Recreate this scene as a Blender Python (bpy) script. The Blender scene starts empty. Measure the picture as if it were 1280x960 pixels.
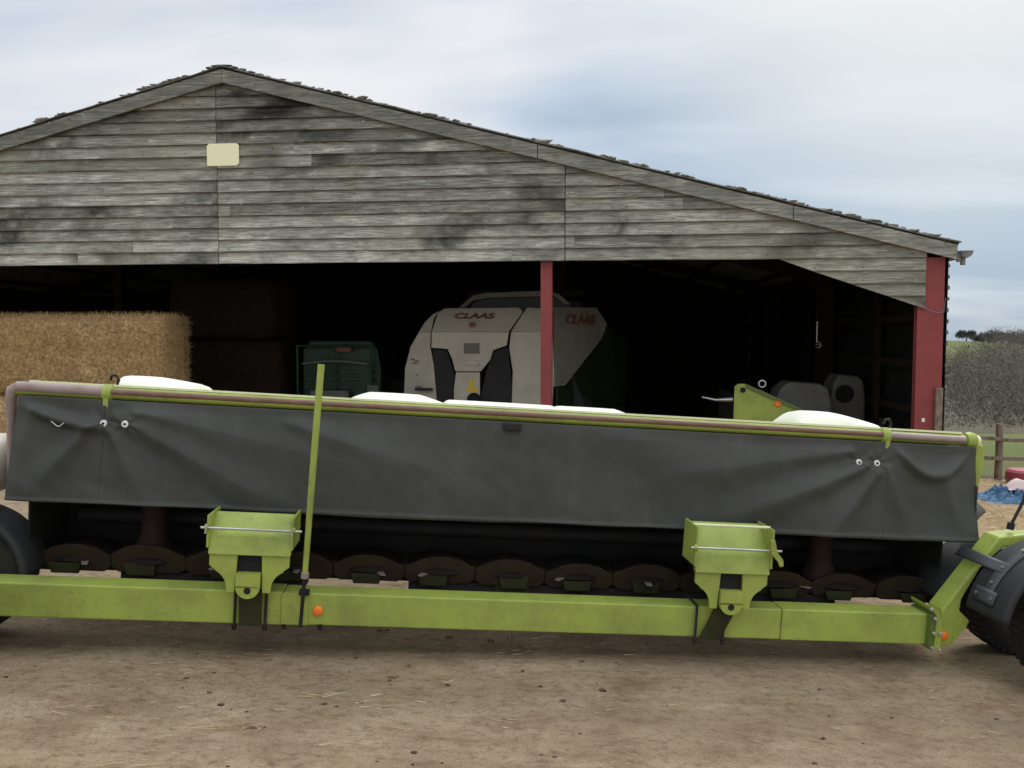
import bpy, bmesh, math, random
from mathutils import Vector, Matrix, noise
R = math.radians
random.seed(7)
S = bpy.context.scene
COL = S.collection

# ------------------------------------------------------------------ mesh helper
class MB:
    def __init__(s): s.v = []; s.f = []
    def add(s, vs, fs):
        n = len(s.v); s.v += [tuple(p) for p in vs]; s.f += [tuple(i + n for i in f) for f in fs]; return s
    def box(s, x0, x1, y0, y1, z0, z1):
        return s.add([(x0,y0,z0),(x1,y0,z0),(x1,y1,z0),(x0,y1,z0),(x0,y0,z1),(x1,y0,z1),(x1,y1,z1),(x0,y1,z1)],
                     [(0,3,2,1),(4,5,6,7),(0,1,5,4),(1,2,6,5),(2,3,7,6),(3,0,4,7)])
    def prism(s, poly, y0, y1):            # polygon in (x,z), extruded along y ; y may be a function of (x,z)
        n = len(poly)
        g = lambda y, p: y(p[0], p[1]) if callable(y) else y
        vs = [(p[0], g(y0, p), p[1]) for p in poly] + [(p[0], g(y1, p), p[1]) for p in poly]
        fs = [tuple(range(n)), tuple(range(2*n-1, n-1, -1))] + [(i, i+n, (i+1) % n + n, (i+1) % n) for i in range(n)]
        return s.add(vs, fs)
    def tube(s, pts, r, n=12, cap=True):
        pts = [Vector(p) for p in pts]; rs = r if isinstance(r, (list, tuple)) else [r]*len(pts)
        base = len(s.v); up = Vector((0,0,1)); prev = None
        for i, p in enumerate(pts):
            t = (pts[min(i+1, len(pts)-1)] - pts[max(i-1, 0)]).normalized()
            if prev is None:
                a = t.cross(up)
                if a.length < .05: a = t.cross(Vector((1,0,0)))
            else: a = prev - t*prev.dot(t)
            a.normalize(); prev = a; b = t.cross(a)
            for k in range(n):
                q = 2*math.pi*k/n
                s.v.append(tuple(p + a*math.cos(q)*rs[i] + b*math.sin(q)*rs[i]))
        for i in range(len(pts)-1):
            for k in range(n):
                s.f.append((base+i*n+k, base+i*n+(k+1) % n, base+(i+1)*n+(k+1) % n, base+(i+1)*n+k))
        if cap:
            s.f.append(tuple(base+k for k in range(n-1, -1, -1)))
            s.f.append(tuple(base+(len(pts)-1)*n+k for k in range(n)))
        return s
    def lathe(s, prof, c, axis='y', n=32, a0=0, a1=2*math.pi):   # prof: (radius, offset along axis)
        full = abs(a1-a0-2*math.pi) < 1e-6; m = n if full else n+1; base = len(s.v)
        for k in range(m):
            q = a0+(a1-a0)*k/n
            for (r, o) in prof:
                if axis == 'y': p = (c[0]+r*math.cos(q), c[1]+o, c[2]+r*math.sin(q))
                elif axis == 'z': p = (c[0]+r*math.cos(q), c[1]+r*math.sin(q), c[2]+o)
                else: p = (c[0]+o, c[1]+r*math.cos(q), c[2]+r*math.sin(q))
                s.v.append(p)
        L = len(prof)
        for k in range(n):
            k2 = (k+1) % m
            for j in range(L-1):
                s.f.append((base+k*L+j, base+k*L+j+1, base+k2*L+j+1, base+k2*L+j))
        return s
    def grid(s, nx, ny, fn):
        base = len(s.v)
        for j in range(ny+1):
            for i in range(nx+1): s.v.append(tuple(fn(i/nx, j/ny)))
        for j in range(ny):
            for i in range(nx):
                a = base+j*(nx+1)+i; s.f.append((a, a+1, a+nx+2, a+nx+1))
        return s
    def blob(s, c, r, seed=0, sub=1, amp=.3):
        bm = bmesh.new(); bmesh.ops.create_icosphere(bm, subdivisions=sub, radius=1)
        rr = r if isinstance(r, (tuple, list)) else (r, r, r)
        vs = []
        for v in bm.verts:
            k = 1+amp*noise.noise(v.co*1.3+Vector((seed*3.1, seed*1.7, seed)))
            vs.append((c[0]+v.co.x*rr[0]*k, c[1]+v.co.y*rr[1]*k, c[2]+v.co.z*rr[2]*k))
        s.add(vs, [tuple(v.index for v in f.verts) for f in bm.faces]); bm.free(); return s
    def strand(s, p, d, L, w):
        p = Vector(p); d = Vector(d).normalized(); a = d.cross(Vector((random.uniform(-1,1), random.uniform(-1,1), random.uniform(-1,1))))
        if a.length < .01: a = Vector((1,0,0))
        a.normalize()
        return s.add([p-a*w, p+a*w, p+d*L+a*w*.4, p+d*L-a*w*.4], [(0,1,2,3)])
    def build(s, name, mat, parent=None, smooth=False, bevel=0, solid=0):
        me = bpy.data.meshes.new(name); me.from_pydata(s.v, [], s.f); me.update()
        o = bpy.data.objects.new(name, me); COL.objects.link(o)
        if mat: me.materials.append(mat)
        bm = bmesh.new(); bm.from_mesh(me)
        if len(bm.faces) < 60000 and solid == 0 and smooth != 'keep': bmesh.ops.recalc_face_normals(bm, faces=bm.faces)
        bm.to_mesh(me); bm.free()
        if smooth:
            for p in me.polygons: p.use_smooth = True
            if smooth is True:
                try: me.set_sharp_from_angle(angle=R(38))
                except Exception: pass
        if solid:
            m = o.modifiers.new('solid', 'SOLIDIFY'); m.thickness = solid; m.offset = 0
        if bevel:
            m = o.modifiers.new('bevel', 'BEVEL'); m.width = bevel; m.segments = 2; m.limit_method = 'ANGLE'; m.angle_limit = R(35)
            m.harden_normals = False
        if parent: o.parent = parent
        return o

def tag(o, label=None, cat=None, group=None, kind=None):
    if label: o['label'] = label
    if cat: o['category'] = cat
    if group: o['group'] = group
    if kind: o['kind'] = kind
    return o
def empty(name, loc, rot=(0,0,0)):
    o = bpy.data.objects.new(name, None); COL.objects.link(o); o.location = loc; o.rotation_euler = rot; o.empty_display_size = .3
    return o
def copy_tree(o, parent=None):
    c = o.copy(); COL.objects.link(c); c.parent = parent
    for ch in list(o.children): copy_tree(ch, c)
    return c

# ------------------------------------------------------------------ materials
def mat(name, col, rough=.6, metal=0, spec=.4):
    m = bpy.data.materials.new(name); m.use_nodes = True
    b = m.node_tree.nodes['Principled BSDF']
    b.inputs['Base Color'].default_value = (*col, 1); b.inputs['Roughness'].default_value = rough
    b.inputs['Metallic'].default_value = metal; b.inputs['Specular IOR Level'].default_value = spec
    return m
class NT:
    def __init__(s, m): s.t = m.node_tree; s.n = s.t.nodes; s.l = s.t.links; s.b = s.n.get('Principled BSDF')
    def new(s, typ, **kw):
        n = s.n.new(typ)
        for k, v in kw.items():
            if k.startswith('i_'): n.inputs[k[2:].replace('_', ' ')].default_value = v
            else: setattr(n, k, v)
        return n
    def link(s, a, b): s.l.new(a, b)
    def coords(s, scale=(1,1,1), loc=(0,0,0), world=False):
        m = s.new('ShaderNodeMapping'); m.inputs['Scale'].default_value = scale; m.inputs['Location'].default_value = loc
        if world: s.link(s.new('ShaderNodeNewGeometry').outputs['Position'], m.inputs[0])
        else: s.link(s.new('ShaderNodeTexCoord').outputs['Object'], m.inputs[0])
        return m.outputs[0]
    def noise(s, vec, scale, detail=4, rough=.55, dist=0):
        n = s.new('ShaderNodeTexNoise'); n.inputs['Scale'].default_value = scale; n.inputs['Detail'].default_value = detail
        n.inputs['Roughness'].default_value = rough; n.inputs['Distortion'].default_value = dist; s.link(vec, n.inputs['Vector']); return n.outputs['Fac']
    def ramp(s, fac, *stops):
        r = s.new('ShaderNodeValToRGB'); e = r.color_ramp.elements
        while len(e) < len(stops): e.new(.5)
        for q, (p, c) in zip(e, stops):
            q.position = p; q.color = (*c, 1) if isinstance(c, (tuple, list)) else (c, c, c, 1)
        s.link(fac, r.inputs[0]); return r.outputs[0]
    def mix(s, fac, a, b, mode='MIX'):
        m = s.new('ShaderNodeMix'); m.data_type = 'RGBA'; m.blend_type = mode
        for ix, v in ((0, fac), (6, a), (7, b)):
            sock = m.inputs[ix]
            if isinstance(v, (int, float)): sock.default_value = v if ix == 0 else (v, v, v, 1)
            elif isinstance(v, tuple): sock.default_value = (*v, 1)
            else: s.link(v, sock)
        return m.outputs[2]
    def math(s, op, a, b=0.):
        m = s.new('ShaderNodeMath'); m.operation = op
        for i, v in enumerate((a, b)):
            if isinstance(v, (int, float)): m.inputs[i].default_value = v
            else: s.link(v, m.inputs[i])
        return m.outputs[0]
    def bump(s, h, strength=.3, dist=.01):
        b = s.new('ShaderNodeBump'); b.inputs['Strength'].default_value = strength; b.inputs['Distance'].default_value = dist
        s.link(h, b.inputs['Height']); s.link(b.outputs[0], s.b.inputs['Normal'])
    def out(s, col=None, rough=None):
        if col is not None: s.link(col, s.b.inputs['Base Color'])
        if rough is not None: s.link(rough, s.b.inputs['Roughness'])

def paint(name, col, dirt=(.12,.09,.06), amt=.5, rough=.38, scale=3., fine=40):
    m = mat(name, col, rough); t = NT(m); c = t.coords()
    a = t.ramp(t.noise(c, scale, 8, .65), (.42, 0.), (.78, 1.)); b = t.ramp(t.noise(c, fine, 4, .7), (.58, 0.), (.72, 1.))
    v = t.mix(t.noise(c, 1.1, 3), tuple(x*.9 for x in col), tuple(min(1, x*1.1) for x in col))
    k = t.mix(t.math('MULTIPLY', a, amt), v, dirt); k = t.mix(t.math('MULTIPLY', b, amt*.8), k, dirt)
    t.out(k, t.ramp(a, (0, rough), (1, min(1, rough+.35)))); t.bump(t.noise(c, 60, 3), .08, .003)
    return m
M = {}
M['lime'] = paint('lime_paint', (.315,.385,.072), dirt=(.09,.085,.035), amt=.62)
M['limedark'] = paint('dark_lime_paint', (.10,.15,.03), amt=.6)
M['limepale'] = paint('pale_lime_with_sheen', (.74,.77,.46), dirt=(.3,.3,.2), amt=.3)  # pale tone puts the sky's reflection into the hood top colour
M['cream'] = paint('cream_plastic', (.80,.80,.68), dirt=(.42,.40,.30), amt=.4, rough=.4)
M['rust'] = paint('rusty_steel', (.16,.085,.06), dirt=(.30,.20,.15), amt=.5, rough=.5, scale=9)
M['wornsteel'] = paint('worn_steel', (.32,.25,.23), dirt=(.14,.09,.07), amt=.5, rough=.35, scale=8)
M['steel'] = paint('bright_steel', (.55,.55,.52), dirt=(.2,.15,.1), amt=.6, rough=.3)
M['steel'].node_tree.nodes['Principled BSDF'].inputs['Metallic'].default_value = .8
M['black'] = paint('black_paint', (.022,.022,.024), dirt=(.06,.05,.04), amt=.5, rough=.45)
M['hole'] = mat('dark_opening', (.012,.012,.012), .9)
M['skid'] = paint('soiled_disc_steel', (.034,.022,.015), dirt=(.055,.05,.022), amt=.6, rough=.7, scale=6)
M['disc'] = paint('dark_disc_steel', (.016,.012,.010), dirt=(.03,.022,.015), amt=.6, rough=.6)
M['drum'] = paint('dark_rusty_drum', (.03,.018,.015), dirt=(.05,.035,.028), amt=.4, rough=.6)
M['skidgreen'] = paint('soiled_shaded_green', (.036,.040,.016), dirt=(.028,.018,.011), amt=.7, rough=.6, scale=7)
M['amber'] = mat('amber_plastic', (.85,.20,.02), .25)
M['rubber'] = paint('tyre_rubber', (.016,.016,.015), dirt=(.09,.07,.05), amt=.35, rough=.8, scale=6)
M['plastic'] = paint('black_mudguard_plastic', (.018,.019,.021), dirt=(.07,.065,.055), amt=.3, rough=.6)
M['strap'] = paint('dark_grey_bracket', (.05,.053,.058), dirt=(.10,.09,.08), amt=.3, rough=.5)
M['red'] = paint('red_oxide_paint', (.25,.045,.045), dirt=(.12,.05,.045), amt=.55, rough=.6, scale=2)
M['cab'] = paint('dusty_white_panel', (.54,.51,.43), dirt=(.30,.27,.22), amt=.45, rough=.45)
M['shade'] = paint('shaded_white_panel', (.15,.145,.125), dirt=(.07,.065,.05), amt=.5, rough=.5)  # white panel with the barn's shade put into its colour
M['vent'] = paint('dark_vent_mesh', (.035,.035,.037), dirt=(.08,.07,.06), amt=.4, rough=.7)
M['jgreen'] = paint('shaded_green_panel', (.018,.030,.008), dirt=(.03,.03,.02), amt=.5)  # green darkened in colour so the flank fades into shade
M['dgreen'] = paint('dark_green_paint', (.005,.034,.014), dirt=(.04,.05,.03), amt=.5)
M['letter'] = mat('faded_red_lettering', (.20,.07,.05), .6)
M['grey'] = mat('grey_print', (.16,.16,.15), .6)
M['yellow'] = mat('yellow_sticker', (.75,.52,.03), .5)
M['glass'] = mat('dark_glass', (.008,.009,.012), .4)
M['white'] = mat('white_sticker', (.75,.75,.72), .5)
M['sign'] = mat('cream_sign_board', (.84,.80,.53), .6)
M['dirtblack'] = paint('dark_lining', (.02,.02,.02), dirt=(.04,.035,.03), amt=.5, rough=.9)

for k_ in ('black','skid','disc','drum','skidgreen','dirtblack','vent'): M[k_].node_tree.nodes['Principled BSDF'].inputs['Specular IOR Level'].default_value = .12
# weathered boards
def board_mat(name, pitch, seed, tone=1., stain=True, axis='h'):
    m = mat(name, (.35,.34,.3), .85, 0, .2); t = NT(m)
    c = t.coords((1,1,1), (seed*7.3, 0, 0)); sep = t.new('ShaderNodeSeparateXYZ'); t.link(t.coords(), sep.inputs[0])
    idx = t.math('FLOOR', t.math('DIVIDE', t.math('SUBTRACT', sep.outputs[2], 2.823), pitch))
    comb = t.new('ShaderNodeCombineXYZ'); t.link(idx, comb.inputs[0]); comb.inputs[1].default_value = seed*3.7
    t.link(t.math('FLOOR', t.math('DIVIDE', t.math('ADD', sep.outputs[0], t.math('MULTIPLY', t.math('MODULO', t.math('MULTIPLY', idx, 2.37), 5.), 2.3)), 6.3)), comb.inputs[2])
    wn = t.new('ShaderNodeTexWhiteNoise'); wn.noise_dimensions = '3D'; t.link(comb.outputs[0], wn.inputs['Vector'])
    # each board gets its own grain offset
    off = t.new('ShaderNodeVectorMath'); off.operation = 'MULTIPLY_ADD'; t.link(wn.outputs['Color'], off.inputs[0]); off.inputs[1].default_value = (9,9,9); t.link(c, off.inputs[2])
    mp = t.new('ShaderNodeMapping'); mp.inputs['Scale'].default_value = (.9, 1, 22); t.link(off.outputs[0], mp.inputs[0])
    grain = t.noise(mp.outputs[0], 3.2, 8, .7, .6)
    mp2 = t.new('ShaderNodeMapping'); mp2.inputs['Scale'].default_value = (1.6, 1, 5); t.link(off.outputs[0], mp2.inputs[0])
    blot = t.noise(mp2.outputs[0], 1.6, 6, .65, .3)
    gm = t.new('ShaderNodeMapping'); gm.inputs['Scale'].default_value = (2.2, 1, 60); t.link(off.outputs[0], gm.inputs[0])
    fine = t.noise(gm.outputs[0], 2.5, 6, .75, .3)
    col = t.ramp(grain, (.30, (.10*tone,.10*tone,.088*tone)), (.46, (.29*tone,.285*tone,.24*tone)), (.68, (.55*tone,.54*tone,.455*tone)))
    col = t.mix(.75, col, t.ramp(fine, (.3, .55), (.7, 1.3)), 'MULTIPLY')
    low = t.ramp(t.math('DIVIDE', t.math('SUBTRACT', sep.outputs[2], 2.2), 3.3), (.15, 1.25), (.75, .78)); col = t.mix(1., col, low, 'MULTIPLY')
    fr_ = t.math('FRACT', t.math('DIVIDE', t.math('SUBTRACT', sep.outputs[2], 2.823), pitch))
    if pitch < 1: col = t.mix(t.math('MULTIPLY', t.ramp(fr_, (.0, .75), (.09, .0)), 1.), col, (.06,.058,.05))
    sk = t.new('ShaderNodeTexVoronoi'); sk.inputs['Scale'].default_value = 3.1; t.link(t.coords((1,.01,3.2), (seed+9,0,0)), sk.inputs['Vector'])
    spk = t.math('MULTIPLY', t.ramp(sk.outputs['Distance'], (.05, 1.), (.11, 0.)), t.ramp(t.noise(c, 14, 3), (.5, 0.), (.58, 1.))); col = t.mix(spk, col, (.62,.60,.52))
    col = t.mix(t.math('MULTIPLY', t.ramp(blot, (.38, 1.), (.62, 0.)), .5), col, (.15*tone,.15*tone,.14*tone))
    col = t.mix(t.math('MULTIPLY', t.ramp(blot, (.6, 0.), (.75, 1.)), .5), col, (.60*tone,.59*tone,.52*tone))
    col = t.mix(1., col, t.ramp(wn.outputs['Value'], (0, .72), (1, 1.16)), 'MULTIPLY')
    if stain:
        so_ = t.new('ShaderNodeVectorMath'); so_.operation = 'MULTIPLY_ADD'; t.link(wn.outputs['Color'], so_.inputs[0]); so_.inputs[1].default_value = (.55,0,.0); t.link(t.coords((.55,1,.9), (seed, 0, 3.1)), so_.inputs[2])
        st = t.math('ADD', t.noise(so_.outputs[0], 1.15, 5, .6, .4), t.math('MULTIPLY', t.math('SUBTRACT', grain, .5), .22))
        col = t.mix(t.math('MULTIPLY', t.ramp(st, (.50, 0.), (.66, 1.)), .8), col, (.06,.06,.062))
        alg = t.noise(t.coords((.4,1,.7), (seed+5, 0, 0)), .9, 3)
        col = t.mix(t.math('MULTIPLY', t.ramp(alg, (.5, 0.), (.7, 1.)), .35), col, (.33,.335,.22))
    if pitch < 1:
        fu = t.math('MULTIPLY', t.math('ABSOLUTE', t.math('SUBTRACT', t.math('FRACT', t.math('DIVIDE', sep.outputs[0], .62)), .5)), .62)
        fv = t.math('MULTIPLY', t.math('ABSOLUTE', t.math('SUBTRACT', fr_, .28)), pitch)
        col = t.mix(t.math('MULTIPLY', t.math('LESS_THAN', t.math('ADD', t.math('POWER', fu, 2.), t.math('POWER', fv, 2.)), .00007), .7), col, (.05,.045,.042))
    kn = t.new('ShaderNodeTexVoronoi'); kn.inputs['Scale'].default_value = 2.6; t.link(t.coords((1,.01,2.1), (seed,0,0)), kn.inputs['Vector'])
    col = t.mix(t.ramp(kn.outputs['Distance'], (.03, .6), (.07, 0.)), col, (.05,.045,.04))
    hs = t.new('ShaderNodeHueSaturation'); hs.inputs['Saturation'].default_value = .75; t.link(col, hs.inputs['Color']); col = hs.outputs[0]
    bc = t.new('ShaderNodeBrightContrast'); t.link(col, bc.inputs[0]); bc.inputs[1].default_value = .045 if pitch < 1 else .03; bc.inputs[2].default_value = .26 if pitch < 1 else .15
    t.out(bc.outputs[0]); t.bump(grain, .6, .008)
    return m
M['board'] = board_mat('weathered_boards', .167, 0)
M['barge'] = board_mat('weathered_barge_board', 30., 4, .88, False)
def simple_noise(name, stops, scale, rough=.9, sc=(1,1,1), detail=6, bump=.4, dist=.02, world=False):
    m = mat(name, (.2,.2,.2), rough, 0, .2); t = NT(m); c = t.coords(sc, world=world); n = t.noise(c, scale, detail, .62)
    t.out(t.ramp(n, *stops)); t.bump(t.noise(c, scale*3, 6, .6), bump, dist); return m
M['roof'] = simple_noise('mossy_cement_roof', ((.35,(.10,.10,.095)), (.55,(.2,.2,.19)), (.7,(.09,.10,.06))), 3)
M['moss'] = simple_noise('dry_moss', ((.35,(.09,.09,.07)), (.6,(.24,.235,.19))), 9)
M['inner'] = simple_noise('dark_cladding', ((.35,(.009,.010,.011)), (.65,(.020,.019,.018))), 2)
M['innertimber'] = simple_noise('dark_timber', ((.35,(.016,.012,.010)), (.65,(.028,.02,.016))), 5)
M['timber'] = simple_noise('fence_timber', ((.35,(.12,.09,.065)), (.65,(.26,.21,.16))), 8, sc=(3,3,1))
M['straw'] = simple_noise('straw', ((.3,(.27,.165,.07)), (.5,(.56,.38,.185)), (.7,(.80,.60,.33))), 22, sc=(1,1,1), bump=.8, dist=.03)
M['strawdark'] = simple_noise('shaded_straw', ((.3,(.016,.011,.008)), (.7,(.04,.026,.017))), 12, bump=.8, dist=.03)  # straw darkened in colour for the bales deep in barn shade
M['strawbit'] = simple_noise('straw_bits', ((.3,(.30,.20,.10)), (.7,(.66,.54,.34))), 5, bump=0)
M['clod'] = simple_noise('dung_clods', ((.3,(.05,.03,.02)), (.7,(.14,.09,.06))), 15)
M['tarp'] = simple_noise('blue_tarp', ((.3,(.02,.06,.12)), (.7,(.10,.20,.33))), 8, rough=.5)
M['rag'] = mat('pale_pink_sheet', (.62,.50,.47), .7)
M['tub'] = mat('red_plastic', (.34,.06,.085), .5)
M['wood'] = simple_noise('bare_twigs', ((.3,(.10,.093,.075)), (.5,(.13,.12,.097)), (.7,(.155,.143,.117))), .12, bump=0, world=True)  # tone lightened to carry slight distance haze in the colour
M['ridgecrown'] = simple_noise('far_crowns', ((.3,(.10,.105,.10)), (.7,(.15,.155,.15))), .5, bump=0)

# curtain rubber
m = mat('grey_rubber_sheet', (.1,.1,.095), .5, 0, .22); t = NT(m); c = t.coords()
n1 = t.noise(t.coords((1,1,1)), 1.8, 6, .6); n2 = t.noise(t.coords((1,1,1)), 14, 6, .7)
k = t.ramp(n1, (.3, (.046,.048,.043)), (.7, (.064,.066,.058)))
k = t.mix(t.math('MULTIPLY', t.ramp(n2, (.5, 0.), (.75, 1.)), .22), k, (.12,.115,.10))
st_ = t.noise(t.coords((7,1,.7)), 2.2, 5, .6)
k = t.mix(t.math('MULTIPLY', t.ramp(st_, (.55, 0.), (.72, 1.)), .08), k, (.14,.135,.115))
t.out(k, t.ramp(n2, (.3, .5), (.8, .75))); t.bump(t.noise(c, 220, 2), .15, .002); M['curtain'] = m

# ground
def ground_mat():
    m = mat('packed_earth', (.2,.16,.12), .95, 0, .15); t = NT(m)
    W = lambda s=(1,1,1): t.coords(s, world=True)
    big = t.noise(W((.6,1,1)), .7, 6, .6, .5); mid = t.noise(W((.7,1,1)), 3.5, 8, .68, .4); fine = t.noise(W((.6,1,1)), 26, 8, .75); grit = t.noise(W(), 110, 4, .7)
    col = t.ramp(mid, (.30, (.265,.182,.105)), (.48, (.44,.33,.205)), (.70, (.56,.44,.295)))
    col = t.mix(t.math('MULTIPLY', t.ramp(big, (.35, 1.), (.6, 0.)), .35), col, (.26,.195,.135))
    col = t.mix(t.math('MULTIPLY', t.ramp(fine, (.50, 0.), (.66, 1.)), .7), col, (.15,.108,.07))
    col = t.mix(t.math('MULTIPLY', t.ramp(fine, (.30, 1.), (.44, 0.)), .6), col, (.50,.42,.31))
    col = t.mix(t.math('MULTIPLY', t.ramp(grit, (.54, 0.), (.66, 1.)), .75), col, (.13,.097,.068))
    rd = t.noise(W((.8,1.2,1)), 1.6, 5, .7, 1.); col = t.mix(t.math('MULTIPLY', t.ramp(rd, (.56, 0.), (.68, 1.)), .4), col, (.20,.105,.055))
    ru = t.noise(W((.12,1.6,1)), 1.3, 4, .6, .8); col = t.mix(t.math('MULTIPLY', t.ramp(ru, (.54, 0.), (.62, 1.)), .30), col, (.20,.145,.095))
    # strewn straw on the far right of the yard, grass beyond the fence
    sp = t.new('ShaderNodeSeparateXYZ'); t.link(t.new('ShaderNodeNewGeometry').outputs['Position'], sp.inputs[0])
    wob = t.math('MULTIPLY', t.math('SUBTRACT', t.noise(W(), .8, 4), .5), 3.)
    yy = t.math('ADD', sp.outputs[1], wob)
    sf = t.math('MULTIPLY', t.ramp(t.math('DIVIDE', yy, 20), (.29, 0.), (.38, 1.)), t.ramp(t.math('DIVIDE', t.math('ADD', sp.outputs[0], wob), 20), (.12, 0.), (.2, 1.)))
    stc = t.ramp(t.noise(W((1,1,1)), 9, 8, .8, 1.), (.3, (.17,.11,.06)), (.5, (.40,.29,.16)), (.7, (.62,.50,.31)))
    col = t.mix(t.math('MULTIPLY', sf, .85), col, stc)
    mud = t.ramp(t.math('DIVIDE', t.math('ADD', sp.outputs[1], t.math('MULTIPLY', wob, .3)), 40), (.33, 0.), (.345, 1.))
    col = t.mix(mud, col, t.ramp(mid, (.3, (.085,.05,.04)), (.7, (.17,.11,.085))))
    gr = t.ramp(t.math('DIVIDE', t.math('ADD', sp.outputs[1], t.math('MULTIPLY', wob, .8)), 40), (.38, 0.), (.46, 1.))
    gcol = t.ramp(t.noise(W((.3,.3,.3)), .25, 8, .7), (.3, (.135,.125,.055)), (.55, (.12,.15,.045)), (.7, (.17,.18,.07)))
    col = t.mix(gr, col, gcol)
    wd = t.ramp(t.math('DIVIDE', sp.outputs[1], 400), (.23, 0.), (.26, 1.))
    tp = t.ramp(t.math('DIVIDE', t.math('ADD', t.math('SUBTRACT', sp.outputs[1], t.math('MULTIPLY', sp.outputs[0], 1.3)), 100), 400), (.43, 1.), (.45, 0.))
    wcol = t.ramp(t.noise(W((.3,.3,.3)), .3, 8, .7), (.3, (.12,.11,.075)), (.6, (.17,.155,.11)))
    col = t.mix(t.math('MULTIPLY', wd, tp), col, wcol)
    h = t.math('ADD', t.math('ADD', t.math('MULTIPLY', mid, .6), t.math('MULTIPLY', fine, .6)), t.math('MULTIPLY', grit, .25))
    t.out(col); t.bump(h, 1., .05); return m
M['ground'] = ground_mat()

# ------------------------------------------------------------------ terrain
def sm(a, b, x):
    q = max(0, min(1, (x-a)/(b-a))); return q*q*(3-2*q)
def gz(x, y):
    xx = max(-9, min(9, x)); z = -.05*xx
    if y > 10:
        z += -10.0*sm(10, 120, y) - .9*sm(11, 22, y)
        z += 9.6*sm(118, 400, y)*(1-.25*sm(100, 420, x)) + 3.0*math.exp(-((x-165)/55)**2)*sm(200, 380, y)
        z -= 30*sm(420, 900, y)
    if y > 25: z += .5*noise.noise(Vector((x*.02, y*.02, 0)))
    if y < 20: z += .022*noise.noise(Vector((x*.7, y*1.2, 0)))+.012*noise.noise(Vector((x*2.1, y*2.4, 8))) + .006*noise.noise(Vector((x*4, y*5, 3)))
    return z
g = MB()
xs = sorted(set([-900,-500,-300,-200,-140,-100,-70,-50,-36,-26,-20,-15,-12] + [i*.16-10 for i in range(126)] + [12,14,17,20,24,28,34,40,48,56,66,76,88,100,115,130,145,160,175,190,205,220,240,260,290,330,400,500,700,1000]))
ys = sorted(set([-60,-30,-15,-8,-4,-2] + [i*.14-1 for i in range(140)] + [19,20,22,24,27,30,35,40,46,54,62,72,82,92,102,112,122,135,150,165,180,195,210,225,240,255,270,285,300,315,330,345,360,375,390,400,410,430,460,500,600,800,1100]))
nx = len(xs)
for y in ys:
    for x in xs: g.v.append((x, y, gz(x, y)))
for j in range(len(ys)-1):
    for i in range(nx-1):
        a = j*nx+i; g.f.append((a, a+1, a+nx+1, a+nx))
o = g.build('ground', M['ground'], smooth='keep'); o['kind'] = 'structure'

# clods and straw bits
c = MB()
for i in range(190):
    y = random.uniform(2.6, 9); x = random.uniform(-.75, .75)*y; r = random.choice([.005,.006,.008,.010,.015])*random.uniform(.7,1.2)
    c.blob((x, y, gz(x, y)+r*.25), (r*1.5, r, r*.6), i, 1, .8)
for i in range(12):                              # a few trodden lumps
    y = random.uniform(2.9, 5.5); x = random.uniform(-.65, .65)*y
    for k in range(random.choice([1,2,3,5])):
        a, b = x+random.gauss(0,.03), y+random.gauss(0,.02); r = random.uniform(.006,.013)
        c.blob((a, b, gz(a, b)+r*.2), (r*1.8, r, r*.5), i*5+k, 1, .9)
tag(c.build('clods', M['clod']), kind='stuff', label='small dark dung clods and stones strewn over the packed earth', cat='clods')
c = MB()
for i in range(2600):
    y = random.uniform(2.6, 10); x = random.uniform(-.75, .75)*y; q = random.gauss(0, .7)
    c.strand((x, y, gz(x, y)+.006), (math.cos(q), math.sin(q)*.6, random.uniform(0,.12)), random.uniform(.015,.07), random.uniform(.001,.0022))
for k in range(9):
    y0 = random.uniform(3, 4.6); x0 = random.uniform(-.6, .6)*y0
    for i in range(14):
        x = x0+random.gauss(0,.06); y = y0+random.gauss(0,.03); q = random.uniform(-.5,.5)
        c.strand((x, y, gz(x, y)+.008), (math.cos(q), math.sin(q), random.uniform(0,.1)), random.uniform(.04,.12), .0018)
for i in range(6500):                            # thick litter at the right rear of the yard
    y = random.uniform(6.2, 13); x = random.uniform(.36, .85)*y; q = random.uniform(0, 6.28)
    if noise.noise(Vector((x*.7, y*.7, 1))) < -.25: continue
    c.strand((x, y, gz(x, y)+.006), (math.cos(q), math.sin(q), random.uniform(0,.5)), random.uniform(.05,.2), random.uniform(.002,.004))
tag(c.build('straw_litter', M['strawbit']), kind='stuff', label='loose straw scattered across the yard', cat='straw')

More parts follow.
